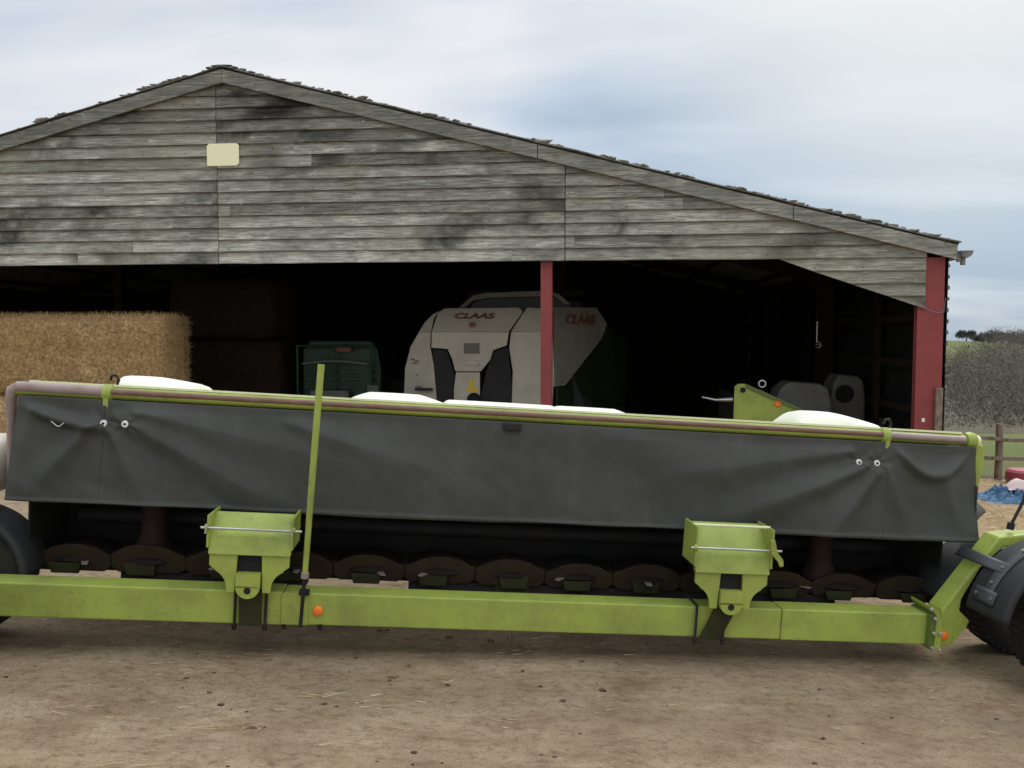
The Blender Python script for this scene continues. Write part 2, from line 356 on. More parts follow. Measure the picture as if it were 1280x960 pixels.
# ------------------------------------------------------------------ barn
BETA = -math.atan(.1)
def bw(u, w, v=0.):      # barn frame to world
    return (math.cos(BETA)*u - math.sin(BETA)*w, 11.5 + math.sin(BETA)*u + math.cos(BETA)*w, v)
barn = empty('barn', (0, 11.5, 0), (0, 0, BETA))
tag(barn, 'open fronted barn with weathered grey board gable and red posts', 'barn')
AP = (-4.06, 5.53); SL = .2575
roofv = lambda u: AP[1] - SL*abs(u-AP[0])
P = .167; V0 = 2.823
def siding(ua, ub, seed):
    b = MB(); rnd = random.Random(seed)
    for i in range(17):
        v0 = V0+i*P; v1 = v0+P+.012
        # clip to under the roof slope
        lo, hi = ua, ub
        reach = (AP[1]-.0-v1)/SL
        if reach <= 0: break
        lo2, hi2 = max(lo, AP[0]-reach), min(hi, AP[0]+reach)
        if hi2-lo2 < .05: continue
        d = rnd.uniform(-.002,.002); n = max(1, int((hi2-lo2)/.5)); pts = [lo2+(hi2-lo2)*k/n for k in range(n+1)]
        e = [rnd.uniform(-.004,.004) for _ in pts]
        if i == 0: e = [q*.6 for q in e]
        for k in range(n):
            x0, x1 = pts[k], pts[k+1]; a0, a1 = v0+e[k], v0+e[k+1]
            vs = [(x0,-.038+d,a0),(x1,-.038+d,a1),(x1,-.006,v1),(x0,-.006,v1),(x0,0,a0),(x1,0,a1),(x1,.006,v1),(x0,.006,v1)]
            fs = [(0,1,2,3),(5,4,7,6),(0,4,5,1),(3,2,6,7)]
            if k == 0: fs.append((0,3,7,4))
            if k == n-1: fs.append((1,5,6,2))
            b.add(vs, fs)
    return b
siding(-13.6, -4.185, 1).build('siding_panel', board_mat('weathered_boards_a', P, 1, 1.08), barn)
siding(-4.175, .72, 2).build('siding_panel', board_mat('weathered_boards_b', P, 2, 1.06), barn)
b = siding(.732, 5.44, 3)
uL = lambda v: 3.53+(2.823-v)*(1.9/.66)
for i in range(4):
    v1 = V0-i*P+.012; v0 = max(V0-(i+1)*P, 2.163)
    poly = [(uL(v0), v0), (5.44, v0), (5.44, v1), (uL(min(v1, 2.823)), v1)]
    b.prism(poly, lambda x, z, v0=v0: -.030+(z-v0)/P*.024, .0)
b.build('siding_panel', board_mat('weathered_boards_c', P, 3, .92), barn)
def barge(u0, u1, name='barge_board'):
    b = MB(); b.prism([(u0, roofv(u0)-.20), (u1, roofv(u1)-.20), (u1, roofv(u1)-.015), (u0, roofv(u0)-.015)], -.085, -.045)
    return b
for a, e in ((-4.06, .35), (.36, 3.72), (3.73, 5.80), (-7.6, -4.066), (-11, -7.61), (-13.8, -11.01)):
    barge(a, e).build('barge_board', M['barge'], barn, bevel=.004)
# roof sheeting, corrugated along the depth
for sgn in (1, -1):
    b = MB(); L = 9.9
    for w0 in (0,):
        b.grid(24, 420, lambda a, c: (AP[0]+sgn*a*L, -.10+c*14.4, AP[1]+.012-SL*a*L+.018*math.sin((c*14.4)*2*math.pi/.15)+(.012 if int(a*24)%6 == 0 else 0)))
    b.build('roof_sheeting', M['roof'], barn, smooth='keep', solid=.012)
b = MB(); rnd = random.Random(5)
for i in range(560):
    u = rnd.uniform(-13.7, 5.75); k = .5+noise.noise(Vector((u*1.7, 0, 0)))
    if k < .3: continue
    r = rnd.uniform(.012, .03)*(.5+k); w = -.095+abs(rnd.gauss(0,.10))
    b.blob((u, w, roofv(u)+.035+r*.2), (r*rnd.uniform(1.4,3.2), r*1.5, r*.75), i, 1, .8)
tag(b.build('roof_moss', M['moss'], barn, smooth='keep'), kind='stuff')
b = MB(); b.prism([(AP[0]-.16, AP[1]+.03), (AP[0]-.05, AP[1]+.04), (AP[0]+.05, AP[1]+.04), (AP[0]+.16, AP[1]+.03), (AP[0], AP[1]+.01)], -.11, 14.2); b.build('ridge_cap', M['roof'], barn, bevel=.01)
# posts
def ibeam(u0, u1, w0, w1, z0, z1, tf=.014, tw=.011):
    b = MB(); b.box(u0, u1, w0, w0+tf, z0, z1); b.box(u0, u1, w1-tf, w1, z0, z1); c = (u0+u1)/2; b.box(c-tw/2, c+tw/2, w0+tf, w1-tf, z0, z1); return b
ibeam(.392, .548, .03, .28, -.6, 4.2).build('red_post', M['red'], barn, bevel=.003)
rp = ibeam(5.355, 5.69, .012, .12, -.6, 2.83); rp.build('red_post', M['red'], barn, bevel=.003)
ibeam(-8.68, -8.52, .03, .28, -.6, 4.2).build('red_post', M['red'], barn); ibeam(-13.8, -13.5, .01, .36, -.6, 2.9).build('red_post', M['red'], barn)
for w in (4.8, 9.6):
    for u in (.47, -8.6): ibeam(u-.08, u+.08, w, w+.25, -.6, 4.2).build('inner_post', M['innertimber'], barn)
    ibeam(5.35, 5.62, w, w+.3, -.6, 2.8).build('inner_post', M['innertimber'], barn)
# walls
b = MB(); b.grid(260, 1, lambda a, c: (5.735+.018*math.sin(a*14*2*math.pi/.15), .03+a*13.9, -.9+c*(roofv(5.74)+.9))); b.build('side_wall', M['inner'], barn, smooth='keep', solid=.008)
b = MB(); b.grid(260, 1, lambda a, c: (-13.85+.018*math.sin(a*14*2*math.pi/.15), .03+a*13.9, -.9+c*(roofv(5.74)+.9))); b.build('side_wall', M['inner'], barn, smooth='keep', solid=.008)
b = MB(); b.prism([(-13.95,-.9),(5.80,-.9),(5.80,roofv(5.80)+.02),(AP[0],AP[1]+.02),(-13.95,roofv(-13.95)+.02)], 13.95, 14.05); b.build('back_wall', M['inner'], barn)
b = MB()
for v in (.7, 1.35, 2.0): b.box(5.62, 5.70, .42, 13.9, v, v+.12)
for w in (2.2, 6.5): b.box(5.55, 5.62, w, w+.12, -.6, 2.4)
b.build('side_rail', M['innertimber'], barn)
b = MB()                                # rafters and purlins
for w in (.1, 4.8, 9.6):
    for sg in (1, -1): b.prism([(AP[0], AP[1]-.32), (AP[0]+sg*9.5, AP[1]-.32-SL*9.5), (AP[0]+sg*9.5, AP[1]-.08-SL*9.5), (AP[0], AP[1]-.08)], w, w+.16)
for k in range(8):
    for sg in (1, -1):
        u = AP[0]+sg*(.4+k*1.25); b.box(u-.04, u+.04, .05, 13.9, roofv(u)-.09, roofv(u)-.005)
b.box(5.50,5.70,.45,13.94,2.80,3.0).box(-13.82,-13.6,.4,13.94,2.80,3.0)  # eave boxes added to stop light leaking in at the wall tops
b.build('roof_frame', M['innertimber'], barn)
# gutter
b = MB(); b.grid(10, 1, lambda a, c: (5.90+.085*math.cos(math.pi+a*math.pi), -.10+c*14.2, 2.90+.085*math.sin(math.pi+a*math.pi)))
b.build('gutter', M['roof'], barn, smooth='keep', solid=.01)
MB().prism([(5.82,2.90),(5.985,2.90),(5.955,2.84),(5.90,2.80),(5.84,2.83)], -.125, -.105).tube([(5.88,-.05,2.82),(5.88,-.05,2.72)], .032, 12).box(5.80,5.84,-.09,-.04,2.76,2.9).build('gutter_outlet', M['roof'], barn, bevel=.002)
MB().prism([(-4.315,4.19),(-4.315+.0,4.47),(-4.28,4.50),(-3.88,4.50),(-3.845,4.47),(-3.845,4.22),(-3.88,4.19),(-4.28,4.19)], -.048, -.036).build('blank_sign', M['sign'], barn, bevel=.003)
# cable round post, sticker, timber off-cut against the cladding
MB().tube([(5.44,-.0,2.17),(5.5,-.015,2.13),(5.6,-.02,2.105),(5.68,-.012,2.115),(5.70,.03,2.15),(5.71,.02,2.3)], .006, 6).build('cable', M['grey'], barn, smooth=True)
MB().box(5.45,5.487,.008,.0115,.665,.715).build('sticker', M['white'], barn)
MB().box(5.60,5.69,-.045,.0,-.5,1.12).build('timber_batten', M['timber'], barn, bevel=.004)
for k in range(16):
    v = 2.72-k*.145; MB().blob((5.735, .0, v), (.016,.02,.03), k, 1, .6).build('cladding_fixing', M['moss'], barn)

# ------------------------------------------------------------------ straw bales
def bale(u0, u1, w0, w1, v0, v1, material, label, n, rnd_seed, fuzzmat=None):
    cx, cy, cz = (u0+u1)/2, (w0+w1)/2, (v0+v1)/2; hx, hy, hz = (u1-u0)/2, (w1-w0)/2, (v1-v0)/2
    rnd = random.Random(rnd_seed)
    loc = bw(cx, cy, v0)
    b = MB(); bm = bmesh.new(); bmesh.ops.create_cube(bm, size=2); bmesh.ops.subdivide_edges(bm, edges=bm.edges, cuts=18, use_grid_fill=True)
    vs = []
    for q in bm.verts:
        p = q.co.copy(); r = .2
        P0 = Vector((p.x*hx, p.y*hy, p.z*hz)); inner = Vector((max(-hx+r, min(hx-r, P0.x)), max(-hy+r, min(hy-r, P0.y)), max(-hz+r, min(hz-r, P0.z))))
        d = P0-inner
        if d.length > 1e-6 and d.length > r: d = d.normalized()*r
        P1 = inner+d
        k = .03*noise.noise(P1*4+Vector((rnd_seed,0,0)))+.022*noise.noise(P1*13)
        P1 += (P0.normalized())*k
        if P1.y < -hy+.06:                              # string grooves pull the face in
            for gv in (.10, ): P1.y += .06*math.exp(-((P1.z-gv*hz*1.2)/.03)**2)
        vs.append((P1.x, P1.y, P1.z+hz))
    b.add(vs, [tuple(v.index for v in f.verts) for f in bm.faces]); bm.free()
    for i in range(n):
        f = rnd.random()
        if f < .6: p = (rnd.uniform(-hx+.02, hx), -hy-.005, rnd.uniform(.0, 2*hz-.01)); nn = Vector((0,-1,0))
        elif f < .82: p = (rnd.uniform(-hx, hx-.05), rnd.uniform(-hy, hy), 2*hz-.02); nn = Vector((0,0,1))
        else: p = (hx-.01, rnd.uniform(-hy, hy), rnd.uniform(0, 2*hz)); nn = Vector((1,0,0))
        p = list(p)
        # pull the corner roots in along the rounding
        ex = max(0, p[0]-(hx-.14)); ez = max(0, p[2]-(2*hz-.14))
        if nn.y: p[1] += .9*(ex+ez)**2*4
        if nn.z: p[2] -= ex**2*4; 
        tdir = Vector((rnd.gauss(0,.6), rnd.gauss(0,.25), rnd.gauss(0,1)))
        d = (nn*rnd.uniform(.02,.38)+tdir).normalized() if rnd.random() < .85 else (nn+tdir*.7).normalized()
        random.seed(i+rnd_seed*1000); b.strand(p, d, rnd.uniform(.03,.11), rnd.uniform(.0015,.0032))
    o = b.build('straw_bale', material, smooth='keep'); o.location = loc; o.rotation_euler = (0,0,BETA)
    tag(o, label, 'bale', 'straw bales in the barn')
    return o
bale(-8.6, -5.20, .25, 1.05, .93, 2.10, M['straw'], 'golden straw bale at the barn front, topmost of the stack on the left', 26000, 1)
bale(-8.6, -5.24, .25, 1.05, -.25, .91, M['straw'], 'golden straw bale under the top one, low at the left barn front', 7000, 2)
bale(-6.6, -4.6, 3.0, 4.3, 1.75, 2.85, M['strawdark'], 'straw bale coloured shade-dark, high in the barn behind the golden bales', 3000, 3)
bale(-6.6, -4.5, 3.0, 4.3, .0, 1.72, M['strawdark'], 'straw bale coloured shade-dark, low in the barn behind the golden bales', 3000, 4)

# ------------------------------------------------------------------ forage harvester inside the barn
hv = empty('forage_harvester', bw(-.7, 2.5, 0), (0,0,BETA))
tag(hv, 'dusty white and green forage harvester parked in the dark barn, rear hood outward', 'harvester')
X = lambda pts: [(a+.7, b) for a, b in pts]
lean = lambda base: (lambda x, z: base+max(0, z-1.87)**1.2*.9+max(0, -x-.95)*.35)
def jpanel(name, pts, base, mt, th=.03, bev=.012, parent=hv):
    # split into strips so the lean reads as a bend
    b = MB(); f = lean(base); pts = X(pts); b.prism(pts, f, lambda x, z: f(x, z)+th); return b.build(name, mt, parent, bevel=bev)
jpanel('left_panel', [(-2.19,.3),(-1.52,.3),(-1.60,1.3),(-1.66,1.62),(-1.64,1.87),(-1.87,1.87),(-2.03,1.62),(-2.14,1.25)], .06, M['cab'])
jpanel('left_panel', [(-1.87,1.874),(-1.64,1.874),(-1.62,2.10),(-1.55,2.24),(-1.66,2.17),(-1.78,2.04)], .06, M['cab'])
hood = jpanel('hood', [(-1.63,1.60),(-1.35,1.58),(-1.27,1.40),(-1.22,1.20),(-.78,1.20),(-.62,1.40),(-.57,1.56),(-.34,1.64),(-.30,1.87),(-1.62,1.87)], .0, M['cab'])
h2 = jpanel('hood_top', [(-1.62,1.874),(-.30,1.874),(-.15,2.12),(-.09,2.22),(-.16,2.29),(-1.45,2.28),(-1.56,2.20)], .0, M['cab'], parent=hv)
jpanel('tail_panel', [(-1.25,.3),(-.80,.3),(-.80,1.185),(-1.21,1.185),(-1.25,.9)], .03, M['cab'])
jpanel('side_vent', [(-1.62,.3),(-1.10,.3),(-1.24,1.15),(-1.37,1.56),(-1.62,1.58)], .08, M['vent'])
jpanel('side_vent', [(-.92,.3),(-.14,.3),(-.28,1.2),(-.32,1.62),(-.58,1.55),(-.66,1.35)], .08, M['vent'])
jpanel('right_panel', [(-.27,.3),(.42,.3),(.46,1.2),(.43,1.87),(-.27,1.87),(-.30,1.60),(-.24,1.2)], .02, M['cab'])
jpanel('right_panel', [(-.27,1.874),(.43,1.874),(.40,2.05),(.30,2.27),(-.02,2.29),(-.10,2.17)], .02, M['cab'])
# right-hand flank running back into the barn
b = MB(); k = lambda u, w, v: (u+.7, w, v)
b.add([k(.46,.03,.95),k(.62,.35,.95),k(1.25,1.5,1.75),k(1.35,1.7,2.02),k(1.15,1.5,2.32),k(.42,.45,2.29),k(.45,.10,1.87)], [(0,1,2,6),(2,3,4,6),(6,4,5)])
b.build('flank_panel', paint('shaded_flank_panel', (.30,.29,.25), dirt=(.14,.13,.11), amt=.5), hv, solid=.03)  # darker copy of the white panel, painting the side's fall into shade
b = MB(); b.add([k(.50,.06,.3),k(1.7,2.3,.3),k(1.75,2.4,1.7),k(1.38,1.66,2.0),k(1.28,1.5,1.72),k(.64,.35,.93),k(.5,.06,.93)], [(0,1,2,3,4,5,6)])
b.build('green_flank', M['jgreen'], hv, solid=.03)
MB().prism(X([(-2.1,.5),(1.0,.5),(.5,1.8),(.2,2.2),(-1.5,2.2),(-1.95,1.6)]), .55, 5.5).build('engine_body', M['vent'], hv)
MB().prism(X([(-1.28,2.30),(-1.02,2.52),(-.8,2.565),(.3,2.60),(.5,2.54),(.72,2.36),(.6,2.36),(.42,2.50),(-.75,2.47),(-1.02,2.42),(-1.15,2.30)]), .7, 1.0).build('rear_spoiler', M['shade'], hv, bevel=.015)
MB().prism(X([(-1.15,2.2),(-1.0,2.42),(-.75,2.47),(.42,2.50),(.7,2.34),(.6,2.2)]), .85, 2.4).build('grille', M['glass'], hv)
MB().prism(X([(-1.5,.8),(.9,.8),(.9,2.6),(-1.5,2.6)]), 3.4, 5.2).build('cab', M['glass'], hv, bevel=.08)
MB().prism(X([(-1.55,2.6),(.95,2.6),(.9,2.75),(-1.5,2.75)]), 3.3, 5.3).build('cab_roof', M['vent'], hv, bevel=.04)  # white roof given the dark vent colour as painted shade
for (u, w, r) in ((-1.95, .95, .60), (.62, .95, .60), (-2.0, 4.2, .9), (.9, 4.2, .9)):
    wz = gz(bw(u, 2.5+w)[0], 15)
    b = MB(); b.lathe([(r*.55,-.2),(r*.9,-.22),(r,-.16),(r,.16),(r*.9,.22),(r*.55,.2)], (u+.7, w, r-.35), 'y', 32)
    wh = b.build('wheel', M['rubber'], hv, smooth=True)
    MB().lathe([(0,-.1),(r*.3,-.12),(r*.5,-.18),(r*.56,-.2),(r*.56,.2),(r*.5,.18),(0,.1)], (u+.7, w, r-.35), 'y', 24).build('rim', M['cab'], wh, smooth=True)
def lettering(txt, size, shear, mt, parent, loc, rot, name='lettering', ext=.004, sx=1.2):
    cu = bpy.data.curves.new(name, 'FONT'); cu.body = txt; cu.size = size; cu.shear = shear; cu.extrude = ext; cu.offset = size*.022
    cu.align_x = 'CENTER'; cu.align_y = 'CENTER'
    tmp = bpy.data.objects.new('tmp', cu); COL.objects.link(tmp)
    dg = bpy.context.evaluated_depsgraph_get(); me = bpy.data.meshes.new_from_object(tmp.evaluated_get(dg)); bpy.data.objects.remove(tmp)
    me.materials.clear(); me.materials.append(mt)
    o = bpy.data.objects.new(name, me); COL.objects.link(o); o.parent = parent; o.location = loc; o.rotation_euler = rot; o.scale = (sx,1,1); return o
fw = lean(0)
def onhood(u, v, d=.01): return (u+.7, fw(u+.7, v)-d, v)
lettering('CLAAS', .17, .25, M['letter'], h2, onhood(-.93, 2.14, .012), (R(90)-math.atan(.9*1.2*(.27)**.2)*1.0,0,0), sx=1.35)
d = Vector((.75, 1.33, 0)).normalized()
lettering('CLAAS', .24, .25, M['letter'], hv, (.7+.88, .86, 2.08), (R(90), 0, math.atan2(1.33,.83)), sx=1.3)
b = MB(); b.lathe([(0,-.004),(.055,-.004),(.055,.0)], (-.93+.7,0,0), 'y', 20)
o = b.build('emblem', M['letter'], h2); o.location = (0, onhood(-.93, 1.985)[1], 1.985)
MB().box(-1.07+.7,-.80+.7,-.006,.0,1.50,1.68).build('mesh_patch', M['grey'], hood)
MB().prism(X([(-1.07,1.30),(-.80,1.30),(-.84,1.38),(-.90,1.40),(-.98,1.40),(-1.03,1.38)]), -.03, .0).build('hood_catch', M['cab'], hood, bevel=.006)
MB().prism(X([(-.95,1.12),(-1.01,.94),(-.89,.94)]), .02, .03).build('warning_sticker', M['yellow'], hv)
MB().box(-1.02+.7,-.84+.7,.02,.03,.85,.92).build('warning_sticker', M['yellow'], hv)
MB().lathe([(0,-.012),(.12,-.012),(.12,.0)], (-.90+.7, .02, .72), 'y', 24).build('socket', M['hole'], hv)
for (u, v, L) in ((-1.98,1.40,.10),(-1.90,1.37,.12),(-1.93,1.33,.13),(-1.91,1.13,.03),(-1.88,.93,.12)):
    yb = lean(.06)(u+.7, v); MB().box(u+.7-L/2, u+.7+L/2, yb-.012, yb-.001, v-.012, v+.012).build('panel_marking', M['grey'], hv)
MB().box(-1.92+.7,-1.62+.7,-.02,.10,.87,.91).build('step', M['vent'], hv, bevel=.01)

# ------------------------------------------------------------------ dark green baler
gb = empty('green_baler', bw(-3.5, 3.0, 0), (0,0,BETA))
tag(gb, 'dark green baler with amber reflector deep in the barn shade', 'baler')
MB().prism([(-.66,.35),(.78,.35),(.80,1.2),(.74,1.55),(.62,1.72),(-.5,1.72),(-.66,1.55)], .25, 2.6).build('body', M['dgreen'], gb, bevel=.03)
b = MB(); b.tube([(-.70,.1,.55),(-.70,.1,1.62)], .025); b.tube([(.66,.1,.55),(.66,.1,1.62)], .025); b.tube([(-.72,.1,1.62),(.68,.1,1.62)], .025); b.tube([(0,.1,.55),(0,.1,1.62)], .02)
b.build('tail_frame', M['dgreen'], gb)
b = MB(); b.tube([(-.6+i*.1, .06, 1.30+.05*math.sin(i/12*math.pi)) for i in range(13)], .018); b.build('hose', M['grey'], gb)
b = MB()
for v in (.85, 1.0, 1.12): b.box(-.62,.66,.19,.26,v,v+.05)
b.build('crossbar', M['dgreen'], gb)
MB().box(-.02,.28,.13,.16,1.52,1.60).build('reflector', M['letter'], gb)
MB().box(.60,.80,.05,.09,.72,.92).build('plate', M['shade'], gb); MB().box(-.45,.25,.05,.09,.70,.82).build('plate', M['shade'], gb)
for u in (-.95, 1.0):
    wh = MB().lathe([(.25,-.15),(.47,-.17),(.55,-.12),(.55,.12),(.47,.17),(.25,.15)], (u,1.2,.42), 'y', 28).build('wheel', M['rubber'], gb, smooth=True); MB().lathe([(0,-.08),(.26,-.14),(.26,.14),(0,.08)], (u,1.2,.42), 'y', 20).build('rim', M['dgreen'], wh)
MB().box(-1.25,-1.05,.5,.55,.95,1.05).build('lamp', M['cream'], gb)

# ------------------------------------------------------------------ lime implement and pale implement inside right
li = empty('lime_crop_pickup', bw(3.7, 1.0, -.2), (0,0,BETA))
tag(li, 'lime green crop pickup with wedge shaped side plate inside the barn', 'farm implement')
sp = MB().prism([(-.54,.1),(.75,.1),(.75,.80),(.62,.845),(-.10,1.19),(-.36,1.30),(-.47,1.30),(-.52,1.26)], 0, .02).build('side_plate', M['lime'], li, bevel=.004)
MB().prism([(-.36,1.302),(.66,.845),(.66,.80),(-.36,1.25)], -.03, -.002).build('plate_flange', M['limedark'], sp)
MB().lathe([(0,-.012),(.038,-.012),(.038,0)], (-.40,-.001,1.21), 'y', 16).build('bolt_hole', M['hole'], sp)
MB().lathe([(0,-.02),(.045,-.02),(.055,-.01),(.055,0)], (.10,-.001,1.02), 'y', 20).build('reflector', M['amber'], sp, smooth=True)
MB().tube([(-.12+.05*math.cos(q/12*6.283), .03, 1.30+.05*math.sin(q/12*6.283)) for q in range(13)], .012, 8).build('lifting_eye', M['steel'], li, smooth=True)
MB().prism([(-.40,.25),(.7,.25),(.7,.8),(-.40,1.1)], .4, 2.4).build('housing', M['black'], li, bevel=.02)
MB().tube([(-.95,.3,1.08),(-.75,.3,1.04),(-.5,.25,1.05)], [.015,.02,.04], 10).build('drawbar_pin', M['steel'], li, smooth=True)
MB().lathe([(0,-.2),(.2,-.2),(.2,2.0),(0,2.0)], (-.1,.3,.3), 'y', 20).build('roller', M['black'], li)
pi_ = empty('white_mower_unit', bw(4.45, 2.0, -.25), (0,0,BETA))
tag(pi_, 'pale grey mower unit with two rounded hoods behind the lime pickup', 'farm implement')
def hoodshape(u0, u1, v0, v1, w0, w1):
    L = u1-u0; H = v1-v0; pts = [(u0,v0),(u0+.02*L,v0+.55*H),(u0+.15*L,v0+.88*H),(u0+.3*L,v1),(u0+.8*L,v1-.03*H),(u0+.94*L,v0+.9*H),(u1,v0+.65*H),(u1,v0)]
    return MB().prism(pts, w0, w1)
hoodshape(-.55,.40,.3,1.33,0,.6).build('rear_hood', M['shade'], pi_, bevel=.04)
hoodshape(.52,1.12,.3,1.42,.7,1.3).build('front_hood', M['shade'], pi_, bevel=.04)
MB().lathe([(0,-.01),(.15,-.01),(.15,0)], (.78,.69,1.10), 'y', 20).build('hood_opening', M['hole'], pi_)
MB().box(.22,.30,-.012,-.0005,1.12,1.15).box(.10,.13,-.012,-.0005,1.17,1.20).build('sticker', M['letter'], pi_)
MB().box(-.4,1.0,.2,1.1,0,.35).build('frame', M['black'], pi_)

# hanging hook
hk = empty('hanging_hook', bw(4.85, 3.0, 1.6), (0,0,BETA)); tag(hk, 'steel rod with bright hook hanging from the barn roof at the right', 'hook')
MB().tube([(0,0,.1),(0,0,.44)], .012, 8).build('rod', M['steel'], hk)
MB().tube([(0,0,.44),(0,0,1.45)], .006, 6).build('cord', M['black'], hk)
MB().tube([(-.01,0,.10),(.05,-.02,.09),(.07,-.02,.04),(.03,0,.0),(-.02,0,.02)], .01, 8).tube([(-.02,-.02,.06),(.07,-.03,.05)], .012, 8).build('hook', M['steel'], hk, smooth=True)

# ------------------------------------------------------------------ mower frame
TB = math.atan(.09); TT = math.atan(.0635)
U = Vector((math.cos(TT)*math.cos(TB), math.cos(TT)*math.sin(TB), -math.sin(TT))); V = Vector((math.sin(TT)*math.cos(TB), math.sin(TT)*math.sin(TB), math.cos(TT))); Wv = Vector((-math.sin(TB), math.cos(TB), 0))
rotM = Matrix((U, Wv, V)).transposed()
MROT = rotM.to_euler()
hd = empty('mower_header', (0,4.5,0), MROT)
tag(hd, 'wide disc mower header with grey rubber front curtain, lying on the green trailer', 'mower header')
tr = empty('header_trailer', (0,4.5,0), MROT)
tag(tr, 'lime green header trailer with long low beam and black mudguards', 'trailer')

# --- curtain
PR = [(-2.29, 1.195), (-2.17, 1.195), (1.99, 1.20), (2.10, 1.20)]
RIDGES = [((-2.20,1.22),(-1.35,.80),.045), ((-2.12,1.26),(-.75,1.00),.035), ((-2.24,1.14),(-2.05,.78),.030), ((-2.36,1.16),(-2.60,.84),.040),
          ((-1.30,1.24),(-.35,.98),.030), ((2.04,1.16),(1.25,.84),.045), ((1.95,1.25),(.85,1.06),.038), 
          ((2.10,1.12),(1.85,.78),.035), ((2.18,1.14),(2.30,.80),.040), ((2.55,1.1),(2.62,.80),.025), ((-2.66,1.22),(-2.69,.80),.025)]
def cur_off(u, v):
    o = 0
    for (P_, Q_, A) in RIDGES:
        dx, dy = Q_[0]-P_[0], Q_[1]-P_[1]; L2 = dx*dx+dy*dy
        t_ = ((u-P_[0])*dx+(v-P_[1])*dy)/L2; tc = max(0, min(1, t_))
        d = math.hypot(u-P_[0]-tc*dx, v-P_[1]-tc*dy); L = math.sqrt(L2)
        wd_ = .028+.085*tc*min(1.4, L)
        over = abs(t_-tc)*L
        o -= A*(.82*math.exp(-(d/(wd_*1.25))**2)+.18*math.exp(-d/(wd_*.6)))*(.35+.65*math.sin(math.pi*min(1, .15+tc*.75)))
    for pu in (-2.285,-2.165,2.0,2.115):
        rr_ = math.hypot(u-pu, (v-1.187)); o += .010*math.exp(-(rr_/.03)**2)+.005*math.exp(-(rr_/.10)**2)*math.cos(math.atan2(u-pu, v-1.187)*7+pu)
    q = (v-.75)/.58
    o += .004*noise.noise(Vector((u*9+v*5, v*9, 3)))
    o += .030*noise.noise(Vector((u*1.1+.3*v, v*2.6, 2)))*(1-q*.3)
    o += .012*noise.noise(Vector((u*2.6+v*2.2, v*4, 7)))
    # draped swags in the end pieces
    if u < -2.25:
        c = (u+2.75)/.5; cl_ = max(0, min(1, c)); o -= .045*math.exp(-((v-(1.29-.12*math.sin(cl_*math.pi*.60)))/.032)**2)*min(1, cl_*3)*min(1, (1.0-cl_)*6+.1)
    if u > 2.18:
        c = (u-2.2)/.5; cl_ = max(0, min(1, c)); o -= .040*math.exp(-((v-(1.30-.17*math.sin(cl_*math.pi*.95)))/.035)**2)*min(1, cl_*5+.1)*min(1, (1-cl_)*4)
    o -= .008*math.exp(-((v-.757)/.010)**2)            # hem
    return o
def curtain(u0, u1, n):
    def fn(a, c):
        u = u0+(u1-u0)*a; bot = .748+.006*math.sin(u*2.2)+.006*noise.noise(Vector((u*3,0,0)))
        v = 1.312-(1.312-bot)*c
        return (u + (.03*c*sm(-2.45,-2.73,u)*-1 if u < 0 else .03*c*sm(2.5,2.73,u)), .205-.055*c+cur_off(u, v)*min(1, c*9), v)
    return MB().grid(n, 80, fn)
CU = curtain(-2.735, -2.284, 70).build('curtain', M['curtain'], hd, smooth='keep', solid=.004)
curtain(-2.29, 2.169, 420).build('curtain', M['curtain'], hd, smooth='keep', solid=.004)
curtain(2.164, 2.735, 80).build('curtain', M['curtain'], hd, smooth='keep', solid=.004)
for (u, v) in ((-2.285,1.185),(-2.165,1.19),(2.00,1.185),(2.115,1.185)):
    y = .205-.055*(1.335-v)/.585+cur_off(u, v)
    w_ = MB().lathe([(.006,-.008),(.017,-.008),(.019,-.001),(.019,.006)], (u,y-.004,v), 'y', 20).build('washer', M['white'], hd, smooth=True)
    MB().lathe([(0,-.011),(.007,-.011),(.007,.004)], (u,y-.004,v), 'y', 10).build('rivet', M['hole'], w_)
y = .19+cur_off(-2.5,1.17)-.01
MB().tube([(-2.545,y,1.185),(-2.515,y-.008,1.165),(-2.50,y-.012,1.160)], .003, 6).tube([(-2.47,y,1.19),(-2.49,y-.008,1.168),(-2.50,y-.012,1.160)], .003, 6).build('wire_clip', M['steel'], hd)
MB().box(-.115,-.015,.165,.215,1.265,1.31).build('latch', M['black'], hd, bevel=.006)
# side flap at the right hand end
MB().grid(10, 16, lambda a, c: (2.745+.25*a*(1-abs(c-.6)*1.7), .17+a*.25, 1.08-.32*c)).build('side_curtain', M['curtain'], hd, smooth='keep', solid=.004)
MB().grid(10, 16, lambda a, c: (-2.735-.02*a, .22+a*.75, 1.3-.55*c)).build('side_curtain', M['curtain'], hd, smooth='keep', solid=.004)

